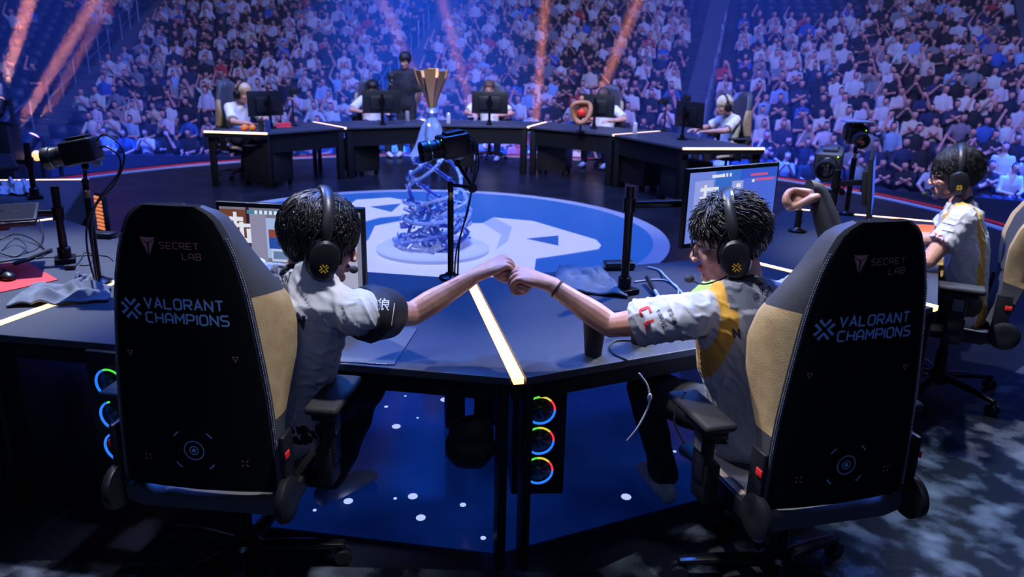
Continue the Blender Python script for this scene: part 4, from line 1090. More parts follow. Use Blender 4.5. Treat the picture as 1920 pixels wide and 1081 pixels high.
    if fold:
        f1 = snoise(Q, 7, seed) * .007 + snoise(np.stack([lq * 2.6 + zq * 1.2, fq * 2, zq * .9 - lq * .8], 1), 6.0, seed * 3) * .008
        f2 = np.abs(snoise(np.stack([lq * 3 + zq * 2.0, fq * 3, zq * 1.2], 1), 7.5, seed * 5)); f1 += np.maximum(0, .16 - f2) * .035 - .003
        f1 += snoise(np.stack([lq + zq, fq, zq * .6], 1), 28, seed) * .003
        Q = Q + Nn * (f1 * fold)[:, None]
    col = np.tile(np.array((.56, .57, .62), np.float32), (len(Q), 1))
    if jersey: col = jersey(col, Q, lq, fq, zq, S, E, ends)
    set_coords(js, Q - np.array(off)); paint(js, col); js.materials.append(M['jersey']); jo = place('jersey', js, t)
    # collar
    b = MB(); nr_ = []
    ax = (head + R @ Vector((0, -.03, -.1)) - neck).normalized(); s1 = lat; s2 = ax.cross(s1)
    for k in range(24):
        a = 2 * PI * k / 24; nr_.append(neck + ax * -.010 + s1 * ((.056 + collar) * math.cos(a)) + s2 * ((.055 + collar) * math.sin(a)) + Vector((0, 0, 1)) * (-.012 * math.sin(a)) - off)
    b.sweep(nr_, [(.003 + collar, .014)] * 24, 8, 1, closed=True, up=ax); part('collar', b, M['jerseyk'], jo)
    for i, cf in enumerate(cuff or ()):
        if cf is None: continue
        f0, f1_, r, m_, nm = cf; a0, a1 = (S[i] + (E[i] - S[i]) * f0, S[i] + (E[i] - S[i]) * f1_)
        b = MB(); b.sweep([a0 - off, a0 * .6 + a1 * .4 - off, a1 - off], [r[0], r[1], r[2]], 24, 6, caps='flat')
        me2 = b.mesh(nm, [M[m_]]); q = coords(me2); nn = normals(me2); q = q + nn * (snoise(q, 22, seed) * .006 + snoise(q, 9, seed + 4) * .008)[:, None]; set_coords(me2, q); place(nm, me2, t)
    # trousers and shoes
    b = MB(); b.sweep([pelvis - Vector((0, 0, .05)), pelvis * .75 + chest * .25], [(.165 * wide, .12), (.158 * wide, .112)], 16, up=fwd)
    for i in (0, 1):
        b.sweep([hips[i], hips[i] * .5 + knees[i] * .5, knees[i]], [.098, .086, .072], 14, 3); b.sweep([knees[i], knees[i] * .4 + ankles[i] * .6, ankles[i] + Vector((0, 0, .02))], [.070, .060, .055], 14, 3)
    tm = voxel(b, max(.010, vox * 2), 1); q = coords(tm); q = q + normals(tm) * (snoise(q, 12, seed) * .012)[:, None]; set_coords(tm, q - np.array(off)); tm.materials.append(M[trousers]); place('trousers', tm, t)
    for i in (0, 1):
        b = MB(); d = (toes[i] - ankles[i]); d.z = 0; d.normalize(); a = ankles[i]
        b.sweep([Vector((a.x, a.y, .05)) - d * .05 - off, Vector((a.x, a.y, .052)) + d * .04 - off, Vector((a.x, a.y, .045)) + d * .12 - off, Vector((a.x, a.y, .036)) + d * .19 - off], [(.036, .046), (.040, .050), (.046, .038), (.036, .026)], 14, 3)
        b.sweep([a - off, Vector((a.x, a.y, .05)) - off], [.042, .044], 12)
        sh = voxel(b, .009, 1); sh.materials.append(M['shoe']); so = place('shoe', sh, t)
    if hair:
        hb = hair_mesh(head, R, STY[hair], seed, locks); part('hair', hb, M[hairmat], t, world=True, crease=0)
    p = Person(); p.t, p.jersey, p.off, p.neck, p.lat, p.fwd, p.head, p.R, p.S, p.E, p.W = t, jo, off, neck, lat, fwd, head, R, S, E, W
    return p
def cloth_print(p, obj, V2d, Fc, px, py, ang, m_, label, lift=.003, name='print'):
    """lay a flat mark onto the cloth it is printed on"""
    dg = bpy.context.evaluated_depsgraph_get()
    me = obj.data; off = p.off
    bv = BVHTree.FromPolygons([Vector(v.co) + off for v in me.vertices], [tuple(q.vertices) for q in me.polygons])
    c, s = math.cos(ang), math.sin(ang); pts = []; o = Vector((0, 0, CAMZ))
    for q in V2d:
        d = ray(px + q.x * c - q.y * s, py - (q.x * s + q.y * c)).normalized(); h = bv.ray_cast(o, d)
        if h[0] is None: return None
        pts.append(h[0] - d * lift - off)
    me2 = bpy.data.meshes.new(name); me2.from_pydata([tuple(v) for v in pts], [], Fc); fix_normals(me2); me2.materials.append(m_)
    return place(name, me2, obj, label)

def headset(p, label, cup_logo=True, mic='L', seed=0, low=False, band_tilt=0.0):
    off = p.head.copy(); R = p.R
    t = thing('headset', label, 'headset', off, 0, 'gaming headsets'); T = Matrix.Rotation(band_tilt, 3, 'X')
    L = lambda x, y, z: R @ (T @ Vector((x, y, z))) * HK
    b = MB(); pts = []
    for k in range(15):
        a = math.radians(-12 + 204 * k / 14); pts.append(L(.106 * math.cos(a), -.012, .020 + .128 * math.sin(a)))
    b.sweep(pts, [(.007, .011)] * 2 + [(.011, .019)] * 11 + [(.007, .011)] * 2, 12, 2, up=L(0, 1, 0)); part('headband', b, bpy.data.materials.get('headband_leather') or mat('headband_leather', (.018, .019, .023), .38), t)
    for s in (-1, 1):
        X_ = L(s, 0, 0); Rm = X_.to_track_quat('Z', 'Y').to_matrix(); up = L(0, 0, 1)
        yv = X_.cross(up) if s > 0 else up.cross(X_)
        Rm = Matrix((L(0, 1, 0) , L(0, 0, 1) * 1.0, X_ if s > 0 else X_)).transposed()
        c = L(s * .083, -.010, -.026); b = MB()
        prof_ = [(.0, .0), (.040, .0), (.047, .006), (.047, .016), (.042, .020), (.043, .024), (.045, .034), (.040, .044), (.028, .049), (0, .050)]
        n = 28; rings = []
        for r, h in prof_[1:-1]: rings.append([c + X_ * h + L(0, 1, 0) * (r * 1.0 * math.cos(2 * PI * k / n)) + L(0, 0, 1) * (r * 1.27 * math.sin(2 * PI * k / n)) for k in range(n)])
        b.loft(rings); cup = part('ear_cup', b, M['plastic'], t)
        b = MB(); ys = [L(s * .100, -.012, .046)]
        for sg in (-1, 1): b.sweep([L(s * .100, -.012, .072), L(s * .108, -.012 + sg * .028, .045), L(s * .117, -.010 + sg * .046, .005), L(s * .117, -.010 + sg * .047, -.03)], [(.004, .003)] * 4, 8, 3)
        part('yoke', b, M['blackm'], t)
        v, f = star_mark(.0135); b = MB(); cc = c + X_ * .0515 + L(0, 0, -.018) 
        b.add([cc + L(0, 1, 0) * q.x + L(0, 0, 1) * q.y for q in v], f)
        if cup_logo:
            me = bpy.data.meshes.new('emblem'); me.from_pydata(b.v, [], b.f); fix_normals(me); me.materials.append(M['yellow']); place('emblem', me, cup, 'yellow star emblem')
        b = MB(); b.sweep([c + X_ * .02 + L(0, -.01, -.052), c + X_ * .01 + L(0, -.03, -.09), L(s * .06, -.03, -.16), L(s * .05, -.03, -.20)], .0022, 6, 3)
        if s == (-1 if mic == 'L' else 1):
            part('cable', b, M['cable'], t)
            b = MB(); m0 = c + X_ * .018 + L(0, .02, -.045)
            b.sweep([m0, L(s * .098, .035, -.085), L(s * .080, .085, -.100), L(s * .050, .122, -.092)], .0028, 8, 4); mo = part('mic_boom', b, M['blackm'], t)
            b = MB(); b.ball(L(s * .046, .126, -.090), (.013, .016, .013), R, nu=12, nv=8); part('mic_foam', b, M['rubber'], mo)
    return t
def glasses(p, label):
    off = p.head.copy(); R = p.R; L = lambda x, y, z: R @ Vector((x, y, z)) * HK
    t = thing('eyeglasses', label, 'glasses', off)
    for s in (-1, 1):
        b = MB(); pts = [L(s * .033 + .023 * math.cos(2 * PI * k / 20), .108 - .004 * abs(math.cos(2 * PI * k / 20)), -.004 + .020 * math.sin(2 * PI * k / 20)) for k in range(20)]
        b.sweep(pts, .0017, 6, 1, closed=True); part('rim', b, M['plastic'], t)
        b = MB(); b.sweep([L(s * .056, .103, .002), L(s * .076, .06, .004), L(s * .082, -.01, .0)], .0016, 6, 3); part('temple', b, M['plastic'], t)
        b = MB(); b.lathe([(.0, -.0005), (.0215, -.0005), (.0215, .0005), (0, .0005)], 20, L(0, 1, 0).to_track_quat('Z', 'Y').to_matrix(), L(s * .033, .106, -.004), caps=False)
        lm = bpy.data.materials.get('clear_lens')
        if lm is None:
            lm = mat('clear_lens', (1, 1, 1), .02, trans=1.0, ior=1.05)
        part('lens', b, lm, t)
    b = MB(); b.sweep([L(-.010, .108, .0), L(0, .111, .003), L(.010, .108, .0)], .0016, 6, 3); part('bridge', b, M['plastic'], t)
    return t
GOLD = np.array((.72, .38, .045)); GRY = np.array((.30, .32, .40))
def jersey_plain(col, Q, lq, fq, zq, S, *a):
    if S[0].x > 0: col[(lq > -.128) & (lq < -.078) & ~((zq > -.25) & (fq > .13))] = GOLD
    return col
def jersey_cols(col, Q, lq, fq, zq, S, E, ends):
    st = (lq > -.128) & (lq < -.078) & ~((zq > -.25) & (fq > .13)); col[st] = GOLD
    for x in (-.150, -.160): col[(np.abs(lq - x) < .0022) & (zq < -.12)] = (.45, .08, .05)
    yoke = (zq > -.10 - .25 * np.abs(lq)) & (fq < .0) & (np.abs(lq) < .10) & (zq < .1) & (zq > -.035); col[yoke] = GRY * .55
    return col

# --- the left near player: right arm out to the fist bump
P1 = person('person in a white jersey with black right cuff, seen from behind, bumping a fist', S=[(-.815, 2.29, 1.055), (-.475, 2.225, .972)], E=[(-.95, 2.50, .80), (-.335, 2.455, .895)], W=[(-.85, 2.68, .80), (-.120, 2.535, 1.016)],
            pelvis=(-.82, 2.37, .535), chest=(-.735, 2.335, .80), neck=(-.645, 2.262, 1.062), head=(-.595, 2.310, 1.178), R=headrot(-64, 12, 4),
            hands=[('open', (.2, 1, 0), (0, 0, 1)), ('fist', (.86, .22, .34), (-.25, -.25, 1))], ankles=[(-.95, 2.85, .09), (-.70, 2.72, .09)], toes=[(-.95, 3.0, .04), (-.58, 2.86, .04)], hair='bowl', seed=4, locks=1100, collar=.005,
            sleeve=(.9, .36), cuff=[None, (.08, .54, (.0815, .0910, .0800), 'jerseyk', 'sleeve_cuff')], jersey=jersey_plain)
headset(P1, 'black headset with yellow emblem on the bowl-haired player seen from behind', mic='L')
# --- the player in glasses on the right
P2 = person('person in glasses and white jersey with gold stripe, bumping left fist, right fist raised', S=[(.555, 2.265, .975), (.90, 2.40, .985)], E=[(.335, 2.425, .880), (1.06, 2.38, 1.10)], W=[(.122, 2.495, 1.003), (.995, 2.50, 1.318)],
            pelvis=(.86, 2.46, .535), chest=(.80, 2.42, .80), neck=(.728, 2.350, 1.045), head=(.690, 2.405, 1.185), R=headrot(78, 12, -3),
            hands=[('fist', (-.93, .06, .22), (.25, -.3, 1)), ('fist', (-.9, .1, .08), (.1, .3, .95), .98)], ankles=[(.64, 2.80, .09), (1.0, 2.9, .09)], toes=[(.60, 2.95, .04), (1.0, 3.05, .04)], hair='short', seed=9, locks=1500, sleeve=(.62, .8),
            cuff=[None, None], jersey=jersey_cols)
headset(P2, 'black headset on the player in glasses, boom mic at the chin', mic='L')
glasses(P2, 'thin dark framed eyeglasses on the player bumping his left fist')
# black arm sleeve and brace of his raised right arm, band on the left wrist
b = MB(); e_, w_ = P2.E[1], P2.W[1]; b.sweep([e_ + (w_ - e_) * .25 - P2.off, e_ + (w_ - e_) * .6 - P2.off, w_ - P2.off + (w_ - e_).normalized() * .004, w_ - P2.off + Vector((-.030, .004, .016))], [.046, .041, (.036, .033), (.041, .029)], 18, 4, caps='flat'); part('arm_sleeve', b, M['jerseyk'], P2.t, 'black compression arm sleeve')
b = MB(); e_, w_ = P2.E[0], P2.W[0]; cc = e_ + (w_ - e_) * .86; ax = (w_ - e_).normalized(); s1 = ax.cross(Vector((0, 0, 1))).normalized(); s2 = ax.cross(s1)
b.sweep([cc + s1 * .0335 * math.cos(2 * PI * k / 20) + s2 * .030 * math.sin(2 * PI * k / 20) - P2.off for k in range(20)], [(.003, .004)] * 20, 8, 1, closed=True, up=ax); part('wristband', b, M['rubber'], P2.t, 'thin black wristband')
# --- the player in profile on the right
P3 = person('person in profile in white jersey, arms on the desk, wearing a headset', S=[(2.265, 3.835, .985), (2.44, 4.15, .985)], E=[(2.115, 3.80, .785), (2.37, 4.24, .80)], W=[(1.96, 3.985, .775), (2.15, 4.34, .775)],
            pelvis=(2.43, 3.96, .535), chest=(2.38, 3.99, .82), neck=(2.345, 4.00, 1.06), head=(2.32, 4.06, 1.19), R=headrot(66, 4, 0),
            hands=[('open', (-.7, .7, -.05), (0, 0, 1)), ('open', (-.9, .3, -.05), (0, 0, 1))], hair='fringe', seed=15, locks=800, vox=.005, sleeve=(.60, .60), jersey=jersey_plain)
headset(P3, 'black headset with yellow emblem on the player sitting in profile', mic='L')
glasses(P3, 'thin eyeglasses on the player sitting in profile')

CH.clear()
def dupchair(loc, rz, label):
    return dup(chair, loc, rz, label)
c2 = dupchair((.930, 2.265, 0), math.radians(15), 'black and gold gaming chair of the player in glasses, printed back in view')
c3 = dupchair((2.375, 3.96, 0), math.radians(62), 'black and gold gaming chair seen from its side, under the profile player')

for ch in kids(c3):          # this one is leaned back about its hinge
    if ch.name.startswith('backrest'):
        pv = Vector((0, -.225, .47)); Rb = Matrix.Rotation(math.radians(14), 3, 'X'); ch.rotation_euler = (math.radians(14), 0, 0); ch.location = pv - Rb @ pv
# ================================================================ the trophy on its crystal stand
TS = .925
t = thing('trophy', 'gold trophy cup rising from a stand of pale blue crystal vines on the floor screen', 'trophy', (TRO.x, TRO.y, 0.016))
mb = MB(); mb.lathe([(.0, 0), (.56, 0), (.56, .03), (.54, .04), (.0, .04)], 48, caps=False); part('plinth', mb, mat('frosted_acrylic', (0.30, 0.36, 0.55), 0.3, emit=(0.35, 0.42, 0.95), es=0.30), t, 'round frosted plinth')
rg = random.Random(11)
def vine(a0, turns, z0, z1, r0, r1, rad, name):
    rad *= 1.12; b = MB(); pts = []; n = 26
    for k in range(n + 1):
        s_ = k / n; a = a0 + turns * 2 * PI * s_; r = r0 + (r1 - r0) * s_ + .05 * math.sin(s_ * 9 + a0)
        pts.append(Vector((r * math.cos(a), r * math.sin(a), z0 + (z1 - z0) * s_ + .03 * math.sin(s_ * 14 + a0))))
    b.sweep(pts, [rad * (1.15 - .5 * abs(k / n - .4)) for k in range(n + 1)], 6, 2)
    for k in range(1, n, 1):       # faceted thorns and beads along it
        p = pts[k]; d = Vector((rg.gauss(0, 1), rg.gauss(0, 1), rg.gauss(.2, .8))).normalized(); L_ = rg.uniform(.03, .085)
        b.sweep([p, p + d * L_], [rad * .8, .003], 5, caps='flat')
        if k % 2: b.ball(p + d * .01, rad * rg.uniform(1.1, 1.6), nu=6, nv=4)
    part(name, b, M['crystal'], t, crease=12)
for i in range(4): vine(i * 1.6 + rg.uniform(-.4, .4) + .4, .85, .10 + .05 * i, 1.0 - .04 * i, .36, .20, .017, 'crystal_vine')
vine(2.2, 1.3, .06, .50, .38, .30, .020, 'crystal_vine'); vine(5.0, 1.1, .06, .42, .30, .36, .020, 'crystal_vine')
b = MB()
for k in range(90):
    a = rg.uniform(0, 2 * PI); r = rg.uniform(.02, .32); z = rg.uniform(.05, .52); d = Vector((rg.gauss(0, 1), rg.gauss(0, 1), rg.gauss(0, .7))).normalized()
    p = Vector((r * math.cos(a), r * math.sin(a), z)); L_ = rg.uniform(.04, .11); b.sweep([p - d * L_, p + d * L_], [rg.uniform(.008, .02), rg.uniform(.008, .024)], 5, caps='flat')
part('crystal_shards', b, M['crystal'], t, crease=12)
b = MB(); rings = []
for z, r in ((1.30, .045), (1.26, .06), (1.22, .085), (1.12, .115), (1.03, .145), (.98, .185), (.955, .20), (.94, .17), (.98, .10)):
    rings.append([Vector((r * (1 + .16 * math.sin(5 * a + z * 9)) * math.cos(a), r * (1 + .16 * math.sin(5 * a + z * 9)) * math.sin(a), z + .02 * math.sin(3 * a) * (z < 1.0))) for a in np.linspace(0, 2 * PI, 40, endpoint=False)])
b.loft(rings); part('crystal_veil', b, M['crystal'], t, crease=20)
b = MB(); b.lathe([(.03, 1.28), (.055, 1.32), (.06, 1.34), (.04, 1.37), (.03, 1.39)], 16); b.ball((0, 0, 1.34), (.055, .055, .035), nu=12, nv=8); part('stem', b, M['crystal'], t)
b = MB()
for k in range(8):
    a0 = 2 * PI * k / 8; w_ = PI / 8 * (.62 if k % 2 else .86); rings = []
    for z, r in ((1.37, .03), (1.44, .055), (1.54, .095), (1.64, .14), (1.72 + (.02 if k % 2 == 0 else 0), .168)):
        rings.append([Vector((q * math.cos(a), q * math.sin(a), z)) for q, a in ((r, a0 - w_), (r, a0 + w_), (r - .012, a0 + w_), (r - .012, a0 - w_))])
    b.loft(rings)
part('cup', b, M['goldm'], t, crease=20)
b = MB(); b.lathe([(.02, 1.39), (.045, 1.45), (.08, 1.55), (.118, 1.65), (.126, 1.66), (.0, 1.65)], 24, caps=False); part('cup_bowl', b, mat('rose_metal', (0.85, 0.42, 0.36), 0.3, 0.8), t, 'rose coloured inner bowl')
b = MB(); b.ball((0, 0, 1.715), (.035, .035, .022), nu=12, nv=8); part('cup_sparkle', b, mat('cup_sparkle', (1, 1, 1), .3, emit=(0.9, 0.93, 1.0), es=6), t, 'small glowing sparkle in the cup')  # emissive bead imitates the bright sparkle on top of the cup
spot('trophy_light', (TRO.x + .6, TRO.y - 3.5, 8.0), (TRO.x, TRO.y, .8), 3600, (0.90, 0.90, 1.0), 12, .5, .1)

t.scale = (TS, TS, TS)
# ================================================================ small cameras on stands
def mini_camera(loc, dr, label, k=1.0, top=None):
    t = thing('camera', label, 'camera', loc, 0, 'small cameras filming the players')
    d = nrm(dr); z = Vector((0, 0, 1)); x = d.cross(z).normalized(); u = x.cross(d); R_ = Matrix((x, d, u)).transposed()
    L = lambda a, b_, c: R_ @ Vector((a * k, b_ * k, c * k))
    b = MB(); b.box(L(0, 0, 0), (.105 * k, .125 * k, .095 * k), R_, bev=.010 * k, seg=3); b.box(L(.0, -.005, .052), (.06 * k, .08 * k, .016 * k), R_, bev=.004 * k); b.box(L(.056, -.01, 0), (.012 * k, .08 * k, .07 * k), R_, bev=.004 * k)
    body = part('camera_body', b, top or M['plastic'], t)
    b = MB(); Rz = d.to_track_quat('Z', 'Y').to_matrix()
    b.lathe([(.040 * k, 0), (.042 * k, .02 * k), (.038 * k, .024 * k), (.040 * k, .05 * k), (.044 * k, .056 * k), (.044 * k, .085 * k), (.036 * k, .085 * k), (.034 * k, .07 * k)], 24, Rz, L(0, .060, -.004), caps=False); ln = part('lens', b, M['plastic'], t)
    b = MB(); b.lathe([(.0, .004 * k), (.02 * k, .003 * k), (.035 * k, -.002 * k)], 20, Rz, L(0, .060 + .072, -.004), caps=False); part('front_glass', b, M['lens'], ln)
    b = MB(); b.lathe([(.0445 * k, 0), (.0445 * k, .004 * k)], 24, Rz, L(0, .060 + .05, -.004), caps=False); part('focus_ring', b, M['steel'], ln)
    b = MB(); b.ball(L(-.036, .060, .036), .0045 * k, nu=8, nv=6); part('tally_light', b, bpy.data.materials.get('tally_green') or mat('tally_green', (.1, .6, .05), .4, emit=(.35, 1.0, .05), es=2.0), t)
    b = MB(); b.lathe([(.007 * k, 0), (.007 * k, .003)], 10, R_, L(.02, -.01, .060)); part('button', b, M['redp'], t)
    b = MB(); b.box(L(.03, -.03, -.058), (.022 * k, .03 * k, .025 * k), R_, bev=.003); part('plug', b, M['whitep'], t)
    return t, L
def cam_stand(base, ztop, joints, label, cables=(), fat=.014):
    t = thing('camera_stand', label, 'camera stand', base, 0, 'desk stands for the small cameras')
    h = ztop - base[2]
    b = MB(); b.lathe([(.055, 0), (.055, .012), (.03, .02), (.022, .03)], 20); part('foot', b, M['blackm'], t)
    b = MB(); b.sweep([(0, 0, .01), (0, 0, h - .07)], fat, 16, caps='flat'); part('pole', b, M['black'], t)
    b = MB(); b.lathe([(.011, h - .075), (.014, h - .07), (.010, h - .055), (.014, h - .04), (.009, h - .03)], 16); part('spigot', b, M['brass'], t, 'brass coloured spigot')
    b = MB(); b.sweep([(0, 0, h - .035), (0, 0, h)], .013, 12, caps='flat')
    J = [Vector((0, 0, h))] + [Vector(j) - Vector(base) for j in joints]
    for a, c in zip(J[:-1], J[1:]): b.sweep([a, c], .008, 10); b.ball(c, .016, nu=12, nv=8)
    b.ball(J[0], .016, nu=12, nv=8); part('arm', b, M['blackm'], t)
    for j in J[1:-1]:
        b = MB(); b.lathe([(.02, -.012), (.022, -.008), (.022, .008), (.02, .012)], 10, Matrix.Rotation(PI / 2, 3, 'X'), j); part('knob', b, M['plastic'], t)
    for cb in cables:
        b = MB(); b.sweep([Vector(q) - Vector(base) for q in cb], .0042, 8, 6); part('cable', b, M['cable'], t)
    return t
# centre rig, in front of the trophy
c0 = dp(850, 272, 3.42); base = at(845, 522, TOP); e1 = dp(886, 352, 3.42); top = dp(844, 342, 3.53)
c1, L = mini_camera(c0, (-.92, -.45, -.16), 'black camera with red button in front of the trophy, lens to the left', 1.05)
r0 = L(0, -.075, .03) + c0
cam_stand(base, top.z, [e1, dp(858, 306, 3.42)], 'black camera stand on the middle desk in front of the trophy',
          [[r0, dp(872, 247, 3.4), dp(893, 268, 3.4), dp(897, 310, 3.42), dp(886, 352, 3.40), dp(872, 410, 3.44), dp(856, 470, 3.5), dp(852, 519, 3.52)],
           [L(0, -.07, 0) + c0, dp(884, 262, 3.38), dp(893, 290, 3.4), dp(886, 345, 3.38), dp(876, 400, 3.44), dp(862, 450, 3.5), dp(858, 520, 3.53)]])
# left rig
c0 = dp(153, 283, 3.2); base = at(186, 530, TOP); top = dp(167, 338, 3.32)
c1, L = mini_camera(c0, (-.98, -.1, -.20), 'black camera on the stand by the left chair, lens to the left', 1.05)
cam_stand(base, top.z, [dp(160, 312, 3.24)], 'black camera stand by the left chair, on the folded towel desk',
          [[L(0, -.07, .03) + c0, dp(196, 252, 3.2), dp(224, 270, 3.18), dp(233, 300, 3.18), dp(215, 345, 3.22), dp(180, 385, 3.26), dp(172, 430, 3.3), dp(178, 500, 3.34), dp(182, 526, 3.36)],
           [L(0, -.07, 0) + c0, dp(200, 275, 3.18), dp(224, 295, 3.18), dp(222, 325, 3.2), dp(186, 372, 3.24), dp(164, 420, 3.28), dp(164, 470, 3.3), dp(176, 520, 3.34)]])
# right rig beyond the blue monitor
c0 = dp(1556, 300, 4.9); base = at(1494, 434, TOP); top = dp(1489, 366, 4.85)
greyb = mat('grey_camera_shell', (.10, .105, .12), .4)
c1, L = mini_camera(c0, (-.42, -.85, -.20), 'camera with silver top behind the raised fist', 1.45, greyb)
cam_stand(base, top.z, [dp(1530, 358, 4.85), dp(1578, 360, 4.9), dp(1562, 326, 4.92)], 'black camera stand right of the blue monitor', [[L(0, -.07, 0) + c0, dp(1580, 310, 4.95), dp(1582, 350, 4.9), dp(1540, 372, 4.9), dp(1500, 420, 4.9)]], .02)
c0 = dp(1604, 250, 5.6); base = at(1586, 402, TOP); top = dp(1597, 268, 5.55)
c1, L = mini_camera(c0, (-.1, -.97, -.2), 'black camera on the tall stand before the right audience', 1.25)
b = MB(); b.box((0, -.01, .085), (.19, .16, .012), bev=.003); part('sun_hood', b, M['whitep'], c1, 'pale hood plate')
cam_stand(base, top.z, [dp(1600, 260, 5.58)], 'tall black camera stand at the end of the right near desk', (), .018)
for k, (x, y0, y1, ds) in enumerate(((551, 178, 236, 'between the left far players'), (1287, 190, 238, 'before the bleached hair player'), (1245, 196, 246, 'beside the drink can on the far right desk'), (733, 150, 226, 'behind the second far monitor'))):
    base = at(x, y1, TOP); d = proj(base)[2]; tp = dp(x, y0, d)
    c1, L = mini_camera(tp + Vector((0, 0, .05)), (.1 if x < 900 else -.3, .9, -.1), 'small dark camera on a stand ' + ds, .9)
    cam_stand(base, tp.z, [tp + Vector((0, 0, .01))], 'thin dark camera stand ' + ds, (), .012)

# ================================================================ things on the near desks
def paper_cup(px, py, label):
    p = at(px, py, TOP); t = thing('coffee_cup', label, 'cup', p, 0, 'paper cups on the middle desk')
    b = MB(); b.lathe([(.029, 0), (.030, .002), (.0415, .132), (.0415, .134), (.030, .008), (.0, .006)], 28, caps=False); part('cup', b, mat('dark_paper', (.030, .028, .028), .75) if 'dark_paper' not in bpy.data.materials else bpy.data.materials['dark_paper'], t)
    b = MB(); b.lathe([(.044, .128), (.0455, .131), (.0455, .138), (.042, .141), (.040, .150), (.038, .153), (.036, .150), (.030, .147), (.0, .146)], 28, caps=False); b.box((0, .028, .149), (.012, .006, .003), bev=.001); part('lid', b, M['plastic'], t)
    return t
paper_cup(1112, 664, 'dark paper cup with black lid under the outstretched left forearm')
paper_cup(1198, 642, 'dark paper cup with black lid behind the printed white sleeve')
def cloth(name, pts, label, m_, seed, h=.03, n=34, group=None, fold=1.0, thick=.007):
    """a crumpled cloth over a quad outline (pixels on the desk)"""
    q = [at(x, y, TOP) for x, y in pts]; V = []
    for j in range(n + 1):
        for i in range(n + 1):
            u, v = i / n, j / n; p = (q[0] * (1 - u) + q[1] * u) * (1 - v) + (q[3] * (1 - u) + q[2] * u) * v
            e = min(u, 1 - u, v, 1 - v) * 4; e = min(1, e)
            nz = noise.noise(Vector((u * 3 + seed, v * 3, 1))) ; n2 = abs(noise.noise(Vector((u * 4.2 + seed, v * 1.6 + 5, 3))))
            p = p + Vector((noise.noise(Vector((u * 4, v * 4, seed))), noise.noise(Vector((u * 4, v * 4, seed + 9))), 0)) * .02
            V.append(Vector((p.x, p.y, TOP + thick + max(0, h * (.25 + nz * .9 + n2 * 1.5 * fold) * (.35 + .65 * e)))))
    mb = MB(); up = V; dn = [Vector((p.x, p.y, max(TOP + .001, p.z - thick))) for p in V]; N2 = n + 1
    fs = [(j * N2 + i, j * N2 + i + 1, (j + 1) * N2 + i + 1, (j + 1) * N2 + i) for j in range(n) for i in range(n)]
    mb.add(up, fs); o = len(up); mb.add(dn, [f[::-1] for f in fs])
    bd = [i for i in range(n)] + [j * N2 + n for j in range(n)] + [n * N2 + i for i in range(n, 0, -1)] + [j * N2 for j in range(n, 0, -1)]
    for a, c in zip(bd, bd[1:] + bd[:1]): mb.f.append((a, c, o + c, o + a)); mb.m.append(0)
    return solo(name, mb, m_, label, 'towel', group, crease=0)
cloth('towel', [(1032, 545), (1178, 560), (1130, 508), (1050, 500)], 'crumpled grey towel behind the bumping fists', M['greycl'], 3, .050, fold=.55)
cloth('towel', [(12, 578), (205, 566), (208, 540), (60, 536)], 'grey towel bunched along the left desk strip', M['greycl'], 8, .050)
cloth('towel', [(128, 540), (180, 537), (182, 523), (150, 521)], 'small grey cloth scrap behind the bunched towel', M['greycl'], 13, .03)
cloth('towel', [(0, 366), (62, 368), (58, 343), (4, 342)], 'folded pale grey towel on the far left end desk', mat('pale_towelling', (.36, .38, .43), .95), 21, .05)
def slab(name, pts, h, label, cat, m_, group=None, z=TOP):
    q = [at(x, y, z) for x, y in pts]; q = ccw(q); b = MB(); b.prism([(p.x, p.y) for p in q], z + .0006, z + h); o = solo(name, b, m_, label, cat, group)
    bv = o.modifiers.new('b', 'BEVEL'); bv.width = .0012; bv.segments = 2; return o
slab('mousepad', [(109, 525), (47, 490), (-40, 500), (-40, 558)], .004, 'red cloth mousepad under the mouse on the left desk', 'mousepad', M['red'], 'mousepads')
pad = slab('mousepad', [(739, 685), (783, 616), (560, 606), (520, 672)], .004, 'grey mousepad under the black sleeve cuff of the left player', 'mousepad', M['pad'], 'mousepads')
slab('mousepad', [(1290, 552), (1345, 560), (1368, 530), (1322, 524)], .004, 'yellow green mousepad below the chin of the player in glasses', 'mousepad', mat('lime_cloth', (.80, .80, .10), .8), 'mousepads')
slab('mousepad', [(1655, 452), (1775, 455), (1800, 424), (1690, 420)], .004, 'orange red mousepad under the arms of the profile player', 'mousepad', M['orange'], 'mousepads')
b = MB(); v, f = text2d('aaVaa', .006, .2, .3); p0, p1 = at(722, 678, TOP), at(690, 677, TOP); dx = (at(729, 680, TOP) - at(690, 678, TOP)).normalized(); dy = Vector((-dx.y, dx.x, 0)); o_ = at(690, 680, TOP + .0046)
# small pale print in the mat's corner
b = MB(); 
for k in range(9): 
    q = o_ + dx * (k * .0075); b.box(q + Vector((0, 0, 0)), (.0045, .006 if k % 3 else .003, .0004), Matrix.Rotation(math.atan2(dx.y, dx.x), 3, 'Z'))
pt_ = part('mat_print', b, M['white'], pad, 'small pale print', world=True)
def mouse(p, rz, label):
    t = thing('computer_mouse', label, 'mouse', p, rz, 'computer mice')
    b = MB(); b.ball((0, 0, .012), (.032, .060, .026), nu=20, nv=12); b.v = [(x, y, max(z, .0)) for x, y, z in b.v]; part('shell', b, M['plastic'], t)
    b = MB(); b.lathe([(.0, -.004), (.008, -.004), (.008, .004), (0, .004)], 14, Matrix.Rotation(PI / 2, 3, 'Y'), (0, .030, .034), caps=False); part('scroll_wheel', b, M['rubber'], t)
mouse(at(14, 522, TOP + .004), .8, 'black computer mouse on the red mousepad')
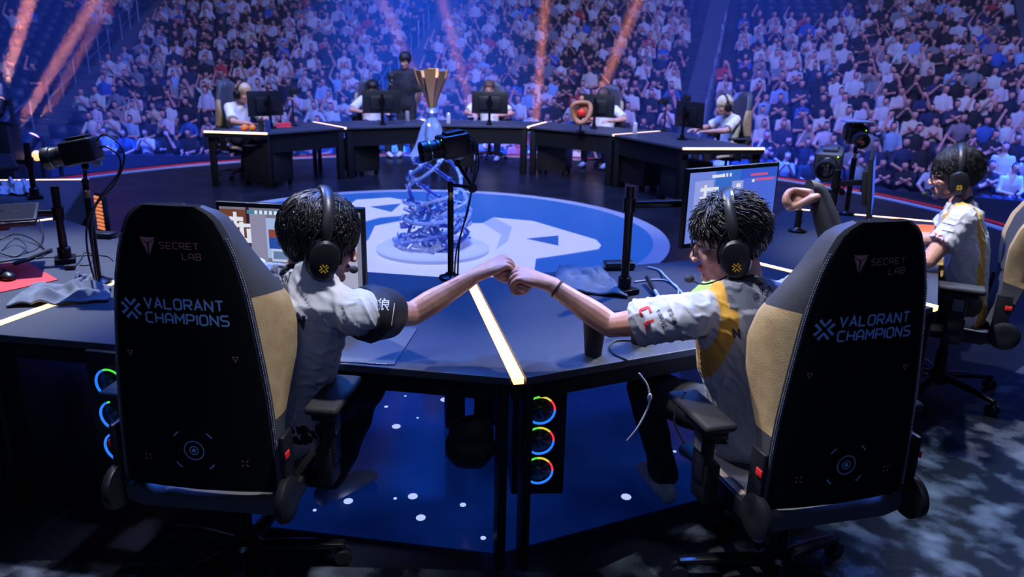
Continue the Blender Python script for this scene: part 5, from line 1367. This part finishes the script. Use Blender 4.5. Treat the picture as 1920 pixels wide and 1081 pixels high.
b = MB(); p = at(1160, 503, TOP); b.box(p + Vector((0, 0, .020)), (.15, .075, .036), Matrix.Rotation(.15, 3, 'Z'), bev=.008); solo('charger_box', b, M['plastic'], 'flat black box at the foot of the pole behind the towel', 'box')
b = MB(); p = at(198, 445, TOP); b.box(p + Vector((0, 0, .016)), (.11, .075, .03), Matrix.Rotation(-.2, 3, 'Z'), bev=.008); solo('charger_box', b, M['plastic'], 'flat black box behind the left camera stand', 'box')
b = MB(); p = at(132, 505, TOP); b.box(p + Vector((0, 0, .012)), (.045, .025, .022), Matrix.Rotation(.3, 3, 'Z'), bev=.004); solo('cable_plug', b, M['plastic'], 'small black plug beside the red mousepad', 'plug')
def cable(pts, r, label, m_, z=TOP, group='cables on the near desks'):
    b = MB(); b.sweep([at(x, y, z) + Vector((0, 0, r + h)) for x, y, h in pts], r, 8, 6); return solo('cable', b, m_, label, 'cable', group, crease=0)
cable([(1215, 503, 0), (1235, 508, 0), (1245, 522, .01), (1262, 535, 0), (1276, 548, 0), (1280, 556, 0)], .0055, 'thick white cable curving from the pole to the player in glasses', M['whitep'])
cable([(1190, 530, 0), (1225, 526, 0), (1250, 528, 0), (1270, 540, 0), (1268, 560, 0), (1240, 572, 0)], .0045, 'thin white cable looping behind the second cup', M['whitep'])
b = MB(); p, q = at(1213, 520, TOP + .03), at(1237, 562, TOP + .01); b.sweep([p, q], .010, 10); o = solo('pen', b, M['plastic'], 'dark pen shaped stick lying among the white cables', 'pen')
b = MB(); p, q = at(1228, 545, TOP + .022), at(1240, 566, TOP + .010); b.sweep([p, q], .0085, 10); solo('plug_stick', b, M['whitep'], 'white plug lying beside the dark stick', 'plug')
cable([(1195, 640, 0), (1155, 640, 0), (1143, 652, 0), (1150, 664, 0), (1175, 676, 0)], .0035, 'dark headset cable running over the desk edge under the printed sleeve', M['cable'])
cable([(0, 450, 0), (30, 447, .02), (60, 455, .02), (85, 470, 0), (75, 484, 0), (40, 486, 0), (0, 492, 0)], .004, 'black cable coil behind the red mousepad', M['cable'])
cable([(4, 470, 0), (30, 458, .03), (50, 470, .02), (30, 482, 0), (0, 478, .01), (-10, 462, 0)], .004, 'second black cable loop at the left edge of the desk', M['cable'])
cable([(75, 484, 0), (120, 482, 0), (160, 480, 0), (200, 481, 0), (212, 490, 0)], .003, 'thin black cable from the coil to the camera stand', M['cable'])
cable([(140, 502, 0), (150, 490, 0), (160, 474, 0), (175, 480, 0), (168, 497, 0), (150, 498, 0)], .003, 'thin black cable loop around the left camera stand', M['cable'])
cable([(40, 418, .0), (70, 425, .05), (82, 445, .04), (72, 465, 0), (50, 475, 0)], .004, 'black cable hanging from the folded monitor', M['cable'])
b = MB(); pts = [at(95, 472, TOP) + Vector((0, 0, .012)), at(60, 486, TOP) + Vector((0, 0, .012)), at(30, 498, TOP) + Vector((0, 0, .012))]; b.sweep(pts, .011, 8, 4); solo('cable_sleeve', b, M['rubber'], 'thick black cable sleeve behind the red mousepad', 'cable')
# cables hanging below the right middle desk
b = MB(); P = [dp(1199, 700, 2.6), dp(1214, 722, 2.6), (dp(1218, 745, 2.6)), dp(1214, 765, 2.6), dp(1196, 800, 2.62), dp(1176, 825, 2.65)]
b.sweep(P, .0035, 8, 5); b.ball(P[2], (.009, .009, .016), nu=8, nv=6); solo('cable', b, M['whitep'], 'pale cable with inline switch hanging below the right desk', 'cable', 'cables below the near desks')
b = MB(); b.sweep([dp(1285, 735, 2.45), dp(1268, 765, 2.45), dp(1265, 795, 2.45), dp(1283, 830, 2.45)], .003, 8, 5); solo('cable', b, M['cable'], 'dark cable bowing beside the right armrest', 'cable', 'cables below the near desks')
# dark bag hung under the middle desk
b = MB(); c = dp(880, 840, 2.9); b.ball(c, (.10, .07, .085), nu=20, nv=12); b.ball(c + Vector((.01, 0, .07)), (.085, .06, .07), nu=20, nv=12); me = voxel(b, .012, 2); q = coords(me); q = q + normals(me) * (snoise(q, 14, 2) * .012)[:, None]
bt = thing('bag', 'lumpy black bag hung under the middle desk', 'bag', (c.x, c.y, c.z - .085)); set_coords(me, q - np.array((c.x, c.y, c.z - .085))); me.materials.append(bumpy(mat('black_nylon', (.008, .009, .012), .7), 60, .4, .004)); place('sack', me, bt)
b = MB()
for s_ in (-1, 1): b.bar((s_ * .03, 0, .20), (s_ * .035, 0, TOP - .03 - (c.z - .085)), .028, .006)
part('strap', b, M['rubber'], bt)

# ================================================================ the far team
FM = {}
def far_person(px, py, z, face, label, hair, hm, arms, seed, shirt=(.78, .75, .72), lean=.06, pos=None):
    h = at(px, py, z) if not pos else Vector((*pos, 0)); ang = math.atan2(-face[0], face[1])
    Mx = Matrix.Translation((h.x, h.y, 0)) @ Matrix.Rotation(ang, 4, 'Z') @ Matrix.Translation((0, -.10 - lean, 0))
    def jc(col, Q, *a): col[:] = shirt; return col
    el = {'desk': [(-.30, .22, .80), (.30, .22, .80)], 'fold': [(-.40, .18, .80), (.40, .18, .80)]}[arms]
    wr = {'desk': [(-.16, .44, .775), (.18, .46, .775)], 'fold': [(-.20, .40, .775), (.22, .41, .775)]}[arms]
    dz = min(0, z - 1.18); sz = .98 + dz * .8
    return Mx, ang, person(label, S=[(-.17, .02, sz), (.17, .02, sz)], E=el, W=wr, pelvis=(0, .02, .535), chest=(0, .0, .82), neck=(0, .03, 1.055 + dz), head=(0, .10 + lean * .6, z), R=headrot(0, 12, 0),
        hands=[('open', (.25, 1, 0), (0, 0, 1)), ('open', (-.25, 1, 0), (0, 0, 1))], vox=.011, hd=True, hair=hair, hairmat=hm, locks=160, Mx=Mx, seed=seed, jersey=jc, sleeve=(.85, .85), fold=.8)
FP = [(478, 186, 1.17, (.88, -.47), 'blond person in white shirt at the left far desk, turned right', 'fringe', 'haird', 'desk', 31, (.78, .75, .72), .06, (-3.80, 11.05)), (699, 166, 1.16, (.40, -.92), 'dark-haired person in white shirt resting arms behind the second far monitor', 'bowl', 'hairb', 'fold', 32),
      (917, 167, 1.20, (-.10, -1), 'person in white shirt behind the middle far monitor', 'short', 'hairn', 'fold', 33), (1131, 183, 1.13, (-.45, -.89), 'brown-haired person in white shirt behind the monitor beside the tan pouch', 'fringe', 'hairn', 'fold', 34),
      (1355, 198, 1.13, (-.98, -.20), 'person with bleached hair in white shirt at the right far desk, in profile', 'fringe', 'hairw', 'desk', 35)]
fc = ['gaming chair behind the blond far player', 'gaming chair behind the dark-haired far player', 'gaming chair hidden behind the middle far player', 'gaming chair of the far player beside the tan pouch', 'gaming chair of the bleached hair far player']
chair_far = None
for a, lb in zip(FP, fc):
    Mx, ang, p = far_person(*a)
    if a[0] != 917: headset(p, 'dark headset worn by the ' + {478: 'blond far player', 699: 'dark-haired far player', 1131: 'far player beside the tan pouch', 1355: 'bleached hair far player'}[a[0]], cup_logo=False)
    o = Mx @ Vector((0, .02, 0))
    if chair_far is None: chair_far = make_chair((o.x, o.y, 0), ang, 'black and gold ' + lb, full=False)
    else: dup(chair_far, (o.x, o.y, 0), ang, 'black and gold ' + lb)
for (x, y, f, lb) in ((500, 240, (-.80, .6), 'angled in front of the blond far player'), (716, 233, (-.30, .95), 'in front of the dark-haired far player'), (918, 233, (.02, 1), 'in front of the middle far player'), (1117, 240, (.38, .92), 'beside the tan pouch on the far desk'), (1290, 262, (.9, .45), 'angled in front of the bleached hair player')):
    p = at(x, y, TOP); monitor((p.x, p.y, TOP), face_rz(Vector((*f, 0))), 'monitor with dark back ' + lb, 'off', .50, (0, .10), 'monitors of the far team', boom=False)
# standing crew member in black
h = at(760, 112, 1.66) if False else dp(760, 112, 13.2)
def blk(col, Q, *a): col[:] = (.004, .005, .009); return col
gx, gy = h.x, h.y
person('standing person dressed all in black behind the far desks', S=[(gx + .19, gy, 1.42), (gx - .19, gy, 1.42)], E=[(gx + .25, gy - .02, 1.13), (gx - .25, gy - .02, 1.13)], W=[(gx + .16, gy + .12, .92), (gx - .16, gy + .12, .92)],
       pelvis=(gx, gy, .95), chest=(gx, gy - .01, 1.22), neck=(gx, gy, 1.50), head=(gx, gy - .03, 1.64), R=headrot(165, 12, 0), hands=[('open', (-.6, .3, -1), (0, 1, 0)), ('open', (.6, .3, -1), (0, 1, 0))],
       hips=[(gx + .09, gy, .92), (gx - .09, gy, .92)], knees=[(gx + .10, gy - .02, .50), (gx - .10, gy - .02, .50)], ankles=[(gx + .11, gy, .09), (gx - .11, gy, .09)], toes=[(gx + .13, gy - .17, .04), (gx - .13, gy - .17, .04)],
       vox=.011, hair='bowl', locks=150, seed=40, jersey=blk, sleeve=(1.0, 1.0), fold=.8)
# things on the far desks
tan = mat('tan_plush', (.42, .20, .10), .9)
b = MB(); p = at(1088, 247, TOP); t = thing('plush_pouch', 'tan open pouch with a red lining on a stick, on the far desk', 'pouch', p)
b.sweep([(.13 * math.cos(a), -.03 + .03 * math.sin(a * 2), .30 + .14 * math.sin(a) + .03 * math.cos(2 * a)) for a in np.linspace(0, 2 * PI, 16, endpoint=False)], [(.034, .04)] * 16, 10, 2, closed=True); b.ball((0, .06, .31), (.13, .07, .13)); b.ball((.0, .02, .46), (.035, .03, .045)); part('pouch', b, tan, t)
b = MB(); b.ball((0.0, -.02, .27), (.06, .04, .055)); part('lining', b, M['redp'], t, 'red lining'); b = MB(); b.sweep([(0, 0, 0), (0, 0, .2)], .014, 10, caps='flat'); b.lathe([(.06, 0), (.06, .012), (.02, .02)], 16); part('stick', b, M['blackm'], t)
def can(px, py, label, col, h=.165, r=.033):
    p = at(px, py, TOP); t = thing('drink_can', label, 'can', p, 0, 'drink cans on the far desks')
    b = MB(); b.lathe([(r * .8, 0), (r, .008), (r, h - .014), (r * .8, h), (r * .75, h - .004)], 20); part('can', b, bpy.data.materials.get('can_' + col[0]) or mat('can_' + col[0], col[1], .3, .5), t)
    b = MB(); b.lathe([(r * .72, h - .004), (r * .72, h - .002)], 16); part('can_lid', b, M['steel'], t)
can(1190, 252, 'white drink can beside the tan pouch desk strip', ('white', (.7, .72, .75))); can(764, 228, 'grey drink can left of the trophy', ('grey', (.35, .36, .4))); can(841, 232, 'white drink can right of the trophy', ('white', (.7, .72, .75))); can(503, 247, 'dark blue drink can on the left far desk', ('blue', (.04, .08, .3)))
for x, l in ((459, 'left'), (474, 'right')):
    b = MB(); p = at(x, 246, TOP); b.ball(p + Vector((0, 0, .045)), (.048, .048, .045)); solo('orange', b, mat('orange_peel', (.9, .22, .02), .5), 'round orange, the %s one on the left far desk' % l, 'orange', 'oranges on the left far desk')
b = MB(); p = at(490, 247, TOP); b.lathe([(.03, 0), (.038, .14), (.034, .14), (.028, .006), (0, .005)], 18, None, p, caps=False); solo('cup', b, M['plastic'], 'dark cup beside the oranges on the left far desk', 'cup')
slab('mousepad', [(500, 240), (548, 238), (545, 230), (505, 231)], .006, 'red mousepad under the arm of the blond far player', 'mousepad', M['red'], 'mousepads')
# ================================================================ writing on the jerseys
def pxtext(txt, h, **k): return text2d(txt, h, **k)
bpy.context.view_layer.update()
v, f = text2d('CL', 18, .26, .85, 1.0); cloth_print(P2, P2.jersey, v, f, 1199, 581, math.radians(-68), M['inkr'], 'red lettering on the sleeve', name='lettering')
v, f = text2d('YANBE', 7, .17, .65, .8); cloth_print(P2, P2.jersey, v, f, 1230, 582, math.radians(-66), M['inkk'], 'dark lettering column on the sleeve', name='lettering')
v, f = text2d('EDAOR', 7, .17, .65, .8); cloth_print(P2, P2.jersey, v, f, 1252, 582, math.radians(-66), M['inkk'], 'outer dark lettering column on the sleeve', name='lettering')
v, f = text2d('VCT', 9, .2, .3, .9); cloth_print(P2, P2.jersey, v, f, 1428, 552, math.radians(24), M['inkk'], 'dark lettering by the collar', name='lettering')
v, f = star_mark(7); cloth_print(P2, P2.jersey, v, f, 1418, 556, .3, M['inkk'], 'dark star emblem by the collar', name='emblem')
v, f = text2d('N', 16, .26, .3, .9); cloth_print(P2, P2.jersey, v, f, 1378, 634, math.radians(10), M['inkk'], 'dark letter on the back', name='lettering')
v, f = text2d('VCT', 9, .2, .3, .9); cloth_print(P1, P1.jersey, v, f, 524, 514, math.radians(-14), M['inkk'], 'dark lettering on the yoke', name='lettering')
v, f = text2d('CN', 8, .2, .3, .9); cloth_print(P1, P1.jersey, v, f, 528, 526, math.radians(-14), M['inkk'], 'dark lettering on the yoke, second line', name='lettering')
v, f = star_mark(7); cloth_print(P1, P1.jersey, v, f, 514, 506, -.2, M['inkk'], 'dark star emblem on the yoke', name='emblem')
v, f = text2d('N', 22, .26, .3, .8); cloth_print(P1, P1.jersey, v, f, 556, 612, math.radians(-6), M['inkk'], 'dark letter on the back', name='lettering')
v, f = text2d('TCL', 10, .18, .35, 1.0); cloth_print(P3, P3.jersey, v, f, 1748, 446, math.radians(-22), M['inkr'], 'red lettering on the sleeve', name='lettering')
for y in (424, 438):
    v, f = strokes([[(-12, 0), (-4, 0)], [(-2, 0), (12, 0)]], 1.6, 4); cloth_print(P3, P3.jersey, v, f, 1778, y - 4, math.radians(-14), M['inkk'], 'thin dark print on the sleeve', name='print')
# the wolf character and a red blot on the black cuff
cuffo = [o for o in kids(P1.t) if o.name.startswith('sleeve_cuff')][0]
W_ = [[(0, 5), (2, 3.6)], [(2, 6), (1.2, 4.5), (1.8, 2), (1.4, 0), (.4, .4)], [(1.6, 3), (0, 1.4)], [(3.4, 6), (4.2, 5.4)], [(2.8, 5), (6, 5), (6, 2.9), (2.8, 2.9)], [(2.8, 4), (6, 4)], [(2.8, 5), (2.8, .2), (3.8, .8)], [(4, 2.9), (6.2, 0)], [(6, 2.2), (4.8, 1.4)]]
v, f = strokes([[(x * 3.6, y * 3.6) for x, y in q] for q in W_], 2.0, 3); cloth_print(P1, cuffo, v, f, 706, 580, math.radians(-4), M['white'], 'white brush character on the cuff', name='emblem')
v, f = strokes([circle_path(2.6, 10)], 4, 2); cloth_print(P1, cuffo, v, f, 694, 570, 0, M['inkr'], 'small red mark on the cuff', name='print')

v, f = strokes([[(0, 0), (6, 42)]], 1.6, 3); cloth_print(P1, cuffo, v, f, 734, 610, 0, M['white'], 'thin pale line along the cuff', name='print')
bpy.context.view_layer.update()
